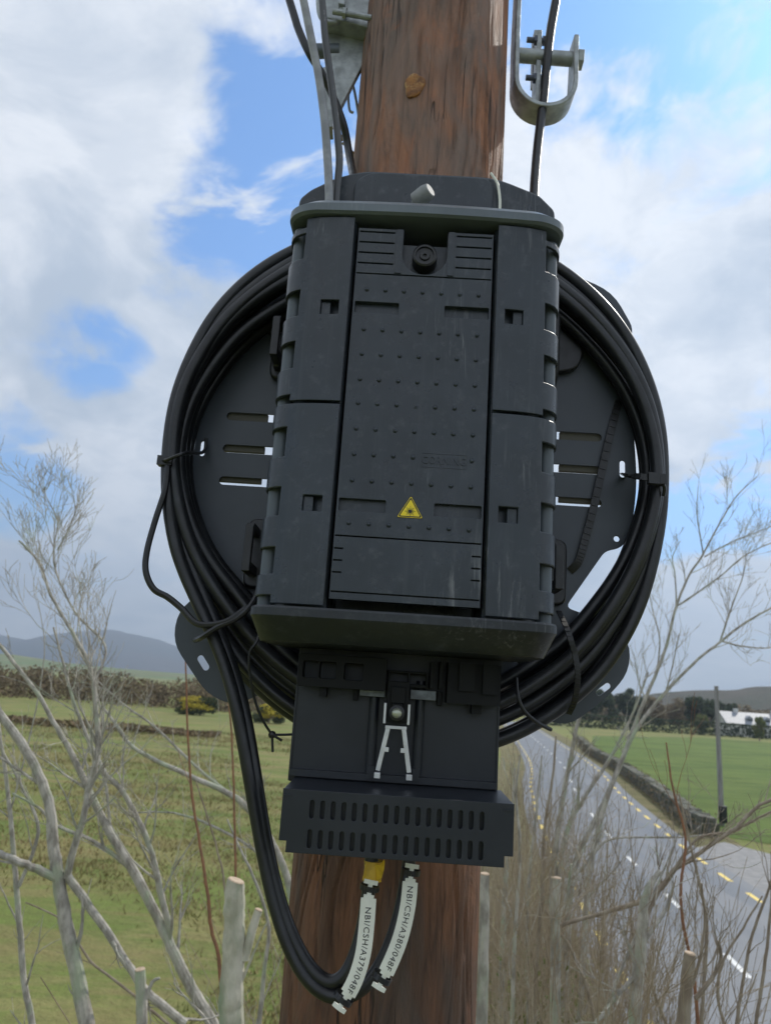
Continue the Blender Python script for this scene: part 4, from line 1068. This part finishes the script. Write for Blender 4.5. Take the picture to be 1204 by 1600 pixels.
# tails (world points); both pass the lower-left flange and swing under the tray
def WP(l): return [W(*p) for p in l]
tailA = WP([(352,1012,-.198),(360,1050,-.205),(368,1090,-.208),(376,1140,-.208),(388,1200,-.207),(398,1260,-.206),(408,1330,-.206),(420,1400,-.208),(438,1470,-.215),(462,1530,-.224),(490,1566,-.232),(522,1577,-.236),(556,1568,-.238),(584,1545,-.238),(606,1505,-.236),(620,1460,-.232),(630,1410,-.228),(638,1370,-.224),(642,1335,-.222),(645,1280,-.222)])
tailB = WP([(366,1022,-.185),(372,1055,-.192),(380,1095,-.198),(389,1145,-.202),(398,1200,-.203),(406,1260,-.203),(416,1330,-.203),(428,1400,-.206),(444,1460,-.212),(474,1515,-.222),(502,1550,-.230),(524,1562,-.233),(545,1540,-.236),(560,1500,-.234),(570,1450,-.232),(576,1400,-.230),(580,1365,-.228),(582,1335,-.226),(584,1280,-.226)])
cable('fibre_cable', 'black cable of the coil whose outer hanging tail carries the right white tag', [(.02,.26,-.146,-.150),(.26,.62,-.158,-.152),(.62,.34,-.166,-.172),(.34,.04,-.178,-.172),(.04,.12,-.172,-.188)], tailA, 11, 218)
cable('fibre_cable', 'black cable of the coil whose inner hanging tail carries yellow tape and left white tag', [(1.0,.80,-.140,-.146),(.80,1.0,-.150,-.160),(1.0,.50,-.170,-.182),(.50,.80,-.186,-.182),(.80,.34,-.184,-.180)], tailB, 21, 216)

# cable ties and cords round the coil
def cord(name, label, pts, r, m=BK, group='black ties around the coil', cat='cable tie', extra=None, sub=6, n=8):
    g = MB(); P = smooth_path(pts, sub); g.tube(P, r, n)
    if extra: extra(g)
    o = g.build(name, m, smooth=True, angle=40); return tag(o, label, cat, group)
def serrate(P, g, w=.0085, t=.002):          # flat strap with fine teeth
    for i in range(len(P)-1):
        g.bar(P[i], P[i+1]+(P[i+1]-P[i])*.15, w, t, (0,1,0))
        if i % 2 == 0: g.bar(P[i]+Vector((0,-.0012,0)), P[i].lerp(P[i+1], .5)+Vector((0,-.0012,0)), w*.8, .0016, (0,1,0))
cord('cable_tie', 'black tie round the left side of the coil with a long tail bulging out',
     [W(322,685,-.136),W(318,706,-.142),W(290,708,-.205),W(262,718,-.205),W(252,722,-.180),W(262,732,-.150)], .0022,
     extra=lambda g: (g.obox(W(259,721,-.192), Vector((.0085,0,0)), Vector((0,.006,0)), Vector((0,0,.0055))),
                      g.tube(smooth_path([W(262,728,-.195),W(258,765,-.196),W(243,812,-.197),W(230,860,-.198),W(228,893,-.199),W(240,920,-.2),W(262,933,-.2),(W(283,950,-.202)),(W(310,975,-.208)),W(352,972,-.214),W(385,950,-.212)],6), .0036, 8)))
def tieR(g):
    P = smooth_path([W(972,742,-.138),W(985,743,-.190),W(1010,746,-.206),W(1028,748,-.192)], 5); serrate(P, g, .0075, .002)
    g.obox(W(1020,748,-.2075), Vector((.0065,0,0)), Vector((0,.004,0)), Vector((0,0,.0065)))
    g.obox(W(1032,750,-.198), Vector((.0030,0,0)), Vector((0,.006,0)), Vector((0,0,.0060)))
cord('cable_tie', 'black tie strapping the coil to the plate on its right side', [W(1028,750,-.2),W(1037,760,-.195),W(1036,775,-.19)], .0022, extra=tieR)
def strap(name, label, pts, w=.0085):
    g = MB(); serrate([Vector(p) for p in smooth_path(pts, 10)], g, w); return tag(g.build(name, BK), label, 'cable tie', 'black ties around the coil')
strap('cable_tie', 'loose toothed black strap hanging slantwise across the right half of the plate', [W(966,626,-.140),W(956,665,-.143),W(941,730,-.144),W(925,800,-.144),W(912,850,-.144),W(903,878,-.143),W(890,892,-.139)], .0095)
strap('cable_tie', 'toothed black strap curving down over the lower right of the coil', [W(872,955,-.17),W(886,985,-.212),W(898,1025,-.214),W(902,1060,-.213),W(897,1095,-.205),W(888,1115,-.19)], .006)
cord('cable_tie', 'thin black cord crossing the coil right of the port block', [W(806,1060,-.20),W(808,1085,-.21),W(818,1110,-.21),W(838,1128,-.205),W(860,1140,-.19)], .0022)
cord('cable_tie', 'black cord passing over the lower left of the coil beside the enclosure corner', [W(408,905,-.19),W(396,940,-.212),W(372,965,-.214),W(340,980,-.214),W(315,996,-.206),W(305,1000,-.15)], .0032)
def knot(g):
    c = W(425,1148,-.20); g.dome(c+Vector((0,.002,0)), .0042, flat=1, n=8); g.dome(c, .0042, axis=(0,1,0), flat=1, n=8)
    g.tube([c, W(426,1175,-.2)], .0015, 6); g.tube([c, W(440,1157,-.205)], .0015, 6)
    g.tube(smooth_path([c, W(412,1128,-.2), W(400,1100,-.204), W(391,1060,-.212), W(390,1020,-.215), W(402,1000,-.215), W(410,960,-.2)],5), .0016, 6)
cord('tie_wire', 'thin black wire knotted beside the hanging tails and running to the neck of the enclosure', [W(425,1148,-.20),W(460,1147,-.195),W(500,1138,-.18),W(530,1115,-.17),W(545,1100,-.165)], .0013, group=None, cat='wire', extra=knot)

# identification tags lying along the two tails
def idtag(text, line, label, yoff, tstart, tend):
    P = smooth_path([W(*p) for p in line], 10); L = [0]
    for i in range(1, len(P)): L.append(L[-1]+(P[i]-P[i-1]).length)
    T = L[-1]
    def at(s):
        s = min(max(s, 0), T-1e-6); i = max(j for j in range(len(L)) if L[j] <= s); i = min(i, len(P)-2)
        u = (s-L[i])/(L[i+1]-L[i]); p = P[i].lerp(P[i+1], u)
        a = P[max(i-1,0)]; b = P[min(i+2,len(P)-1)]; d = (b-a).normalized(); side = d.cross(Vector((0,1,0))).normalized()
        return p, d, side
    g = MB(); hw = .0074; prof = []
    def w_(s):
        e = min(s, T-s)
        if e < .004: return .0068
        if e < .013: return .0022
        if e < .016: return .0050
        return hw
    ss = [0,.0039,.0041,.0129,.0131,.0159,.0161]; ss = ss+[.0161+(T-.0322)*k/20 for k in range(1,20)]+[T-x for x in ss[::-1]]
    lp = []
    for s in ss:
        p, d, sd_ = at(s); h = w_(s); n_ = sd_.cross(d).normalized()
        if n_.y > 0: n_ = -n_
        cup = .0010
        lp.append([p+sd_*h, p+n_*cup+sd_*h*.5, p+n_*cup*1.3, p+n_*cup-sd_*h*.5, p-sd_*h, p-sd_*h-n_*.0009, p-n_*.0002, p+sd_*h-n_*.0009])
    g.loft(lp); o = g.build('identification_tag', M['white'], smooth=True, angle=40); tag(o, label, 'cable tag', 'white tags on the cable tails')
    g = MB()
    def fn(v):
        s = tstart+(tend-tstart)*.5+v.x; p, d, sd_ = at(s); n_ = sd_.cross(d).normalized()
        if n_.y > 0: n_ = -n_
        return p+n_*(.0016)+sd_*(-v.y if sd_.x < 0 else v.y)
    # letters run down the tag with their tops to the right
    text_mb(g, text, .0100, lambda v: fn(Vector((v.x*.80, v.y*.78, 0))), 0, 3)
    g.build('lettering', M['ink'], o, recalc=False)
    for s in (.0085, T-.0085):
        p, d, sd_ = at(s); b = MB(); loop = []
        for k in range(17):
            a = 2*math.pi*k/16; loop.append(p+Vector((0,.0085,0))+sd_*(.0090*math.cos(a))+Vector((0,1,0))*(.0098*math.sin(a)))
        for k in range(16): b.bar(loop[k], loop[k+1], .0048, .0012, (loop[k]-p-Vector((0,.0085,0))))
        b.build('band', BK, o)
idtag('NBI/CSH/A379/048F', [(580,1375,-.250),(576,1400,-.252),(573,1440,-.254),(567,1490,-.256),(553,1535,-.257),(528,1578,-.257)], 'left white tag reading NBI/CSH/A379/048F, below the yellow tape', 0, .018, .104)
idtag('NBI/CSH/A380/048F', [(644,1350,-.247),(641,1375,-.249),(637,1415,-.252),(627,1460,-.254),(612,1500,-.256),(590,1546,-.257)], 'right white tag reading NBI/CSH/A380/048F', 0, .016, .098)
def tape():
    g = MB(); c0 = W(584,1345,-.228); c1 = W(581,1376,-.230); loops = []
    for k in range(7):
        p = c0.lerp(c1, k/6); loops.append([p+Vector((.0092*math.cos(2*math.pi*i/18)*(1+.06*math.sin(i*2.3+k)), .0092*math.sin(2*math.pi*i/18), 0)) for i in range(18)])
    g.loft(loops)
    a = W(592,1372,-.240); b = W(600,1343,-.243)
    g.loft([[W(586,1350,-.238), W(588,1376,-.239), W(588,1376,-.2375), W(586,1350,-.2365)],
            [W(593,1352,-.242), W(596,1372,-.241), W(596,1372,-.2395), W(593,1352,-.2405)],
            [W(597,1347,-.246), W(600,1358,-.243), W(600,1358,-.2415), W(597,1347,-.2445)],
            [W(600,1342,-.247), W(601,1347,-.247), W(601,1347,-.2455), W(600,1342,-.2455)]])
    tag(g.build('yellow_tape', M['tape'], smooth=True), 'piece of yellow tape wrapped on the left cable tail just under the slotted tray', 'tape')
tape()

# cables coming down from above
def topcable(label, pts, r, m, name='drop_cable'):
    up = [Vector(p) for p in pts]; d = (up[0]-up[1]).normalized(); pre = [up[0]+d*.9+Vector((0,.1,.1)), up[0]+d*.35]
    g = MB(); g.tube(smooth_path(pre+up, 8), r, 14); return tag(g.build(name, m, smooth=True, recalc=False, angle=180), label, 'cable', 'cables coming down from above')
topcable('thick pale grey cable dropping behind the top rim, left of the big pole', [W(474,0,-.20),W(484,50,-.20),(W(497,115,-.20)),W(506,180,-.205),W(511,240,-.21),W(514,300,-.22),W(514,360,-.23)], .0053, M['cable_grey'])
topcable('dark grey printed cable dropping close beside the pale one', [W(503,0,-.185),W(508,60,-.188),W(516,120,-.19),W(524,180,-.195),W(528,220,-.2),W(530,255,-.205),W(526,300,-.21),W(522,360,-.22)], .0048, mat('dark_grey_sheath', (.055,.058,.062), .42, (.16,.16,.16), 170, (1,1,.25), lo=.58, hi=.66))
topcable('thin black cable running behind the grey cables at the top left', [W(452,0,-.10),W(466,45,-.10),W(484,85,-.10),W(508,125,-.08),W(535,190,-.06),W(546,245,-.05),W(556,300,-.13),W(566,360,-.16)], .0058, M['cable'])
topcable('thick black cable dropping through the steel shackle right of the big pole', [W(868,0,-.01),W(860,45,-.01),W(854,95,-.01),W(849,150,-.012),W(841,215,-.02),W(836,270,-.04),W(833,330,-.07),W(832,400,-.1)], .0072, M['cable'])

# galvanised shackle right of the pole
def shackle():
    t = empty('steel_shackle', (.12,0,EYE+.95), 'U-shaped galvanised steel shackle bolted on the right side of the big pole', 'shackle'); o = Vector(t.location)
    wd, th = .046, .0075; g = MB()
    top = Vector((.1335,0,EYE+1.24)); path = [top, Vector((.1310,0,EYE+1.06))]
    cx, cz, r = .1790, EYE+.966, .0475
    for k in range(0, 19):
        a = math.pi+math.pi*k/18; path.append(Vector((cx+r*math.cos(a), 0, cz+r*1.05*math.sin(a))))
    path += [Vector((.2285,0,EYE+1.06))]
    loops = []
    for i, p in enumerate(path):
        d = (path[min(i+1,len(path)-1)]-path[max(i-1,0)]).normalized(); n_ = Vector((-d.z,0,d.x))
        ww = wd/2*(.72 if i == len(path)-1 else 1)
        loops.append([p-o+n_*th/2*a+Vector((0,ww*b,0)) for a, b in ((-1,-1),(1,-1),(1,1),(-1,1))])
    g.loft(loops); g.build('strap', M['galv'], t, smooth=True, bevel=.0015, angle=35)
    g = MB(); z = EYE+1.026; g.cyl(Vector((.128,0,z))-o, Vector((.234,0,z))-o, .0115, 20); g.build('pin', M['galv'], t, smooth=True)
    g = MB(); g.tube([Vector((.2320,0,z))-o, Vector((.2420,0,z))-o], .0175, 6); g.build('nut', M['galv'], t, bevel=.001)
    g = MB(); g.box(Vector((.1660,-.0050,EYE+.93))-o, Vector((.1740,.030,EYE+1.075))-o); g.box(Vector((.1660,.02,EYE+1.0))-o, Vector((.1740,.045,EYE+1.10))-o); g.build('tongue', M['galv'], t, bevel=.001)
    for zz in (EYE+1.058, EYE+.984):
        g = MB(); g.cyl(Vector((.1500,-.0,zz))-o, Vector((.1860,0,zz))-o, .0045, 12); g.tube([Vector((.1620,0,zz))-o, Vector((.1665,0,zz))-o], .0085, 6); g.tube([Vector((.176,0,zz))-o, Vector((.181,0,zz))-o], .0085, 6)
        g.build('bolt', mat('dark_bolt_steel', (.10,.11,.14), .5, metal=.6) if 'dark_bolt_steel' not in bpy.data.materials else bpy.data.materials['dark_bolt_steel'], t)
shackle()

# galvanised anchor bracket left of the pole
def anchor():
    Yb = 0.0; t = empty('anchor_bracket', (-.14,0,EYE+1.0), 'galvanised anchor bracket with clamp and pin on the left side of the big pole', 'bracket'); o = Vector(t.location)
    def L(px, py, Y=Yb): return W(px, py, Y)-o
    def prism(g, pts, y0, y1):
        n = len(pts); vs = [Vector((p.x, y0, p.z)) for p in pts]+[Vector((p.x, y1, p.z)) for p in pts]
        g.add(vs, [tuple(range(n)), tuple(range(n, 2*n))]+[(i,(i+1)%n,n+(i+1)%n,n+i) for i in range(n)])
    g = MB(); prism(g, [L(512,52),L(578,62),L(574,90),L(532,172),L(518,165)], -.006, .006); g.build('gusset', M['galv'], t, bevel=.001)
    g = MB(); prism(g, [L(505,44),L(580,62),L(580,72),L(505,54)], -.035, .035); g.build('flange', M['galv'], t, bevel=.0015)
    g = MB(); prism(g, [L(506,14),L(580,24),L(580,52),L(506,44)], -.030, -.022); prism(g, [L(530,-60),L(540,-60),L(540,40),L(530,38)], -.04, .02); g.build('side_plate', M['galv'], t, bevel=.001)
    g = MB(); g.tube(smooth_path([L(500,-60,-.03),L(498,0,-.03),L(503,28,-.03),L(520,36,-.03),L(533,26,-.03),L(535,-10,-.03),L(534,-60,-.03)],6), .005, 12); g.build('shackle_bow', M['galv'], t, smooth=True)
    g = MB(); g.tube([L(520,18,-.045), L(580,28,-.045)], .0045, 12); g.tube([L(536,20,-.045), L(541,21,-.045)], .009, 6); g.build('threaded_rod', M['galv'], t)
    g = MB(); g.tube([L(492,80), L(530,80)], .0115, 18); g.build('pin', mat('dull_zinc', (.13,.15,.17), .5, metal=.5), t, smooth=True)
    g = MB(); prism(g, [L(505,112),L(516,112),L(520,205),L(512,205)], -.01, .02); g.tube([L(505,120,-.012),L(512,120,-.012)], .008, 6); g.build('clamp_plate', M['galv'], t, bevel=.001)
    g = MB(); g.tube(smooth_path([L(548,134,.02),L(544,150,.02),L(546,172,.02),L(552,176,.02)],5), .0022, 8); g.tube(smooth_path([L(551,132,.02),L(555,150,.02),L(560,180,.03)],5), .0022, 8); g.build('split_pin', M['galv'], t, smooth=True)
    # ribbed helical grip below
    g = MB(); a, b = L(516,190,.03), L(556,250,.04); pts = []
    for k in range(60):
        u = k/59; p = a.lerp(b, u); pts.append(p+Vector((.0035*math.cos(u*60), .0035*math.sin(u*60), 0)))
    g.tube(pts, .0022, 6); g.build('helical_grip', mat('brass_tinted_steel', (.32,.27,.17), .5, metal=.5), t, smooth=True)
anchor()

# ================================================================== HAZE
hz_density = .00027
HZ = MB(); HZ.box((-7500,-300,-3.5),(7500,7000,900)); hz = HZ.build('haze', None if False else bpy.data.materials.new('air'))
hm = hz.data.materials[0]; hm.use_nodes = True; hn = hm.node_tree; hn.nodes.clear()
ho_ = hn.nodes.new('ShaderNodeOutputMaterial'); pv = hn.nodes.new('ShaderNodeVolumePrincipled')
pv.inputs['Color'].default_value = (.66,.80,1,1); pv.inputs['Density'].default_value = hz_density; pv.inputs['Anisotropy'].default_value = .3
hn.links.new(pv.outputs[0], ho_.inputs['Volume'])
tag(hz, kind='stuff')
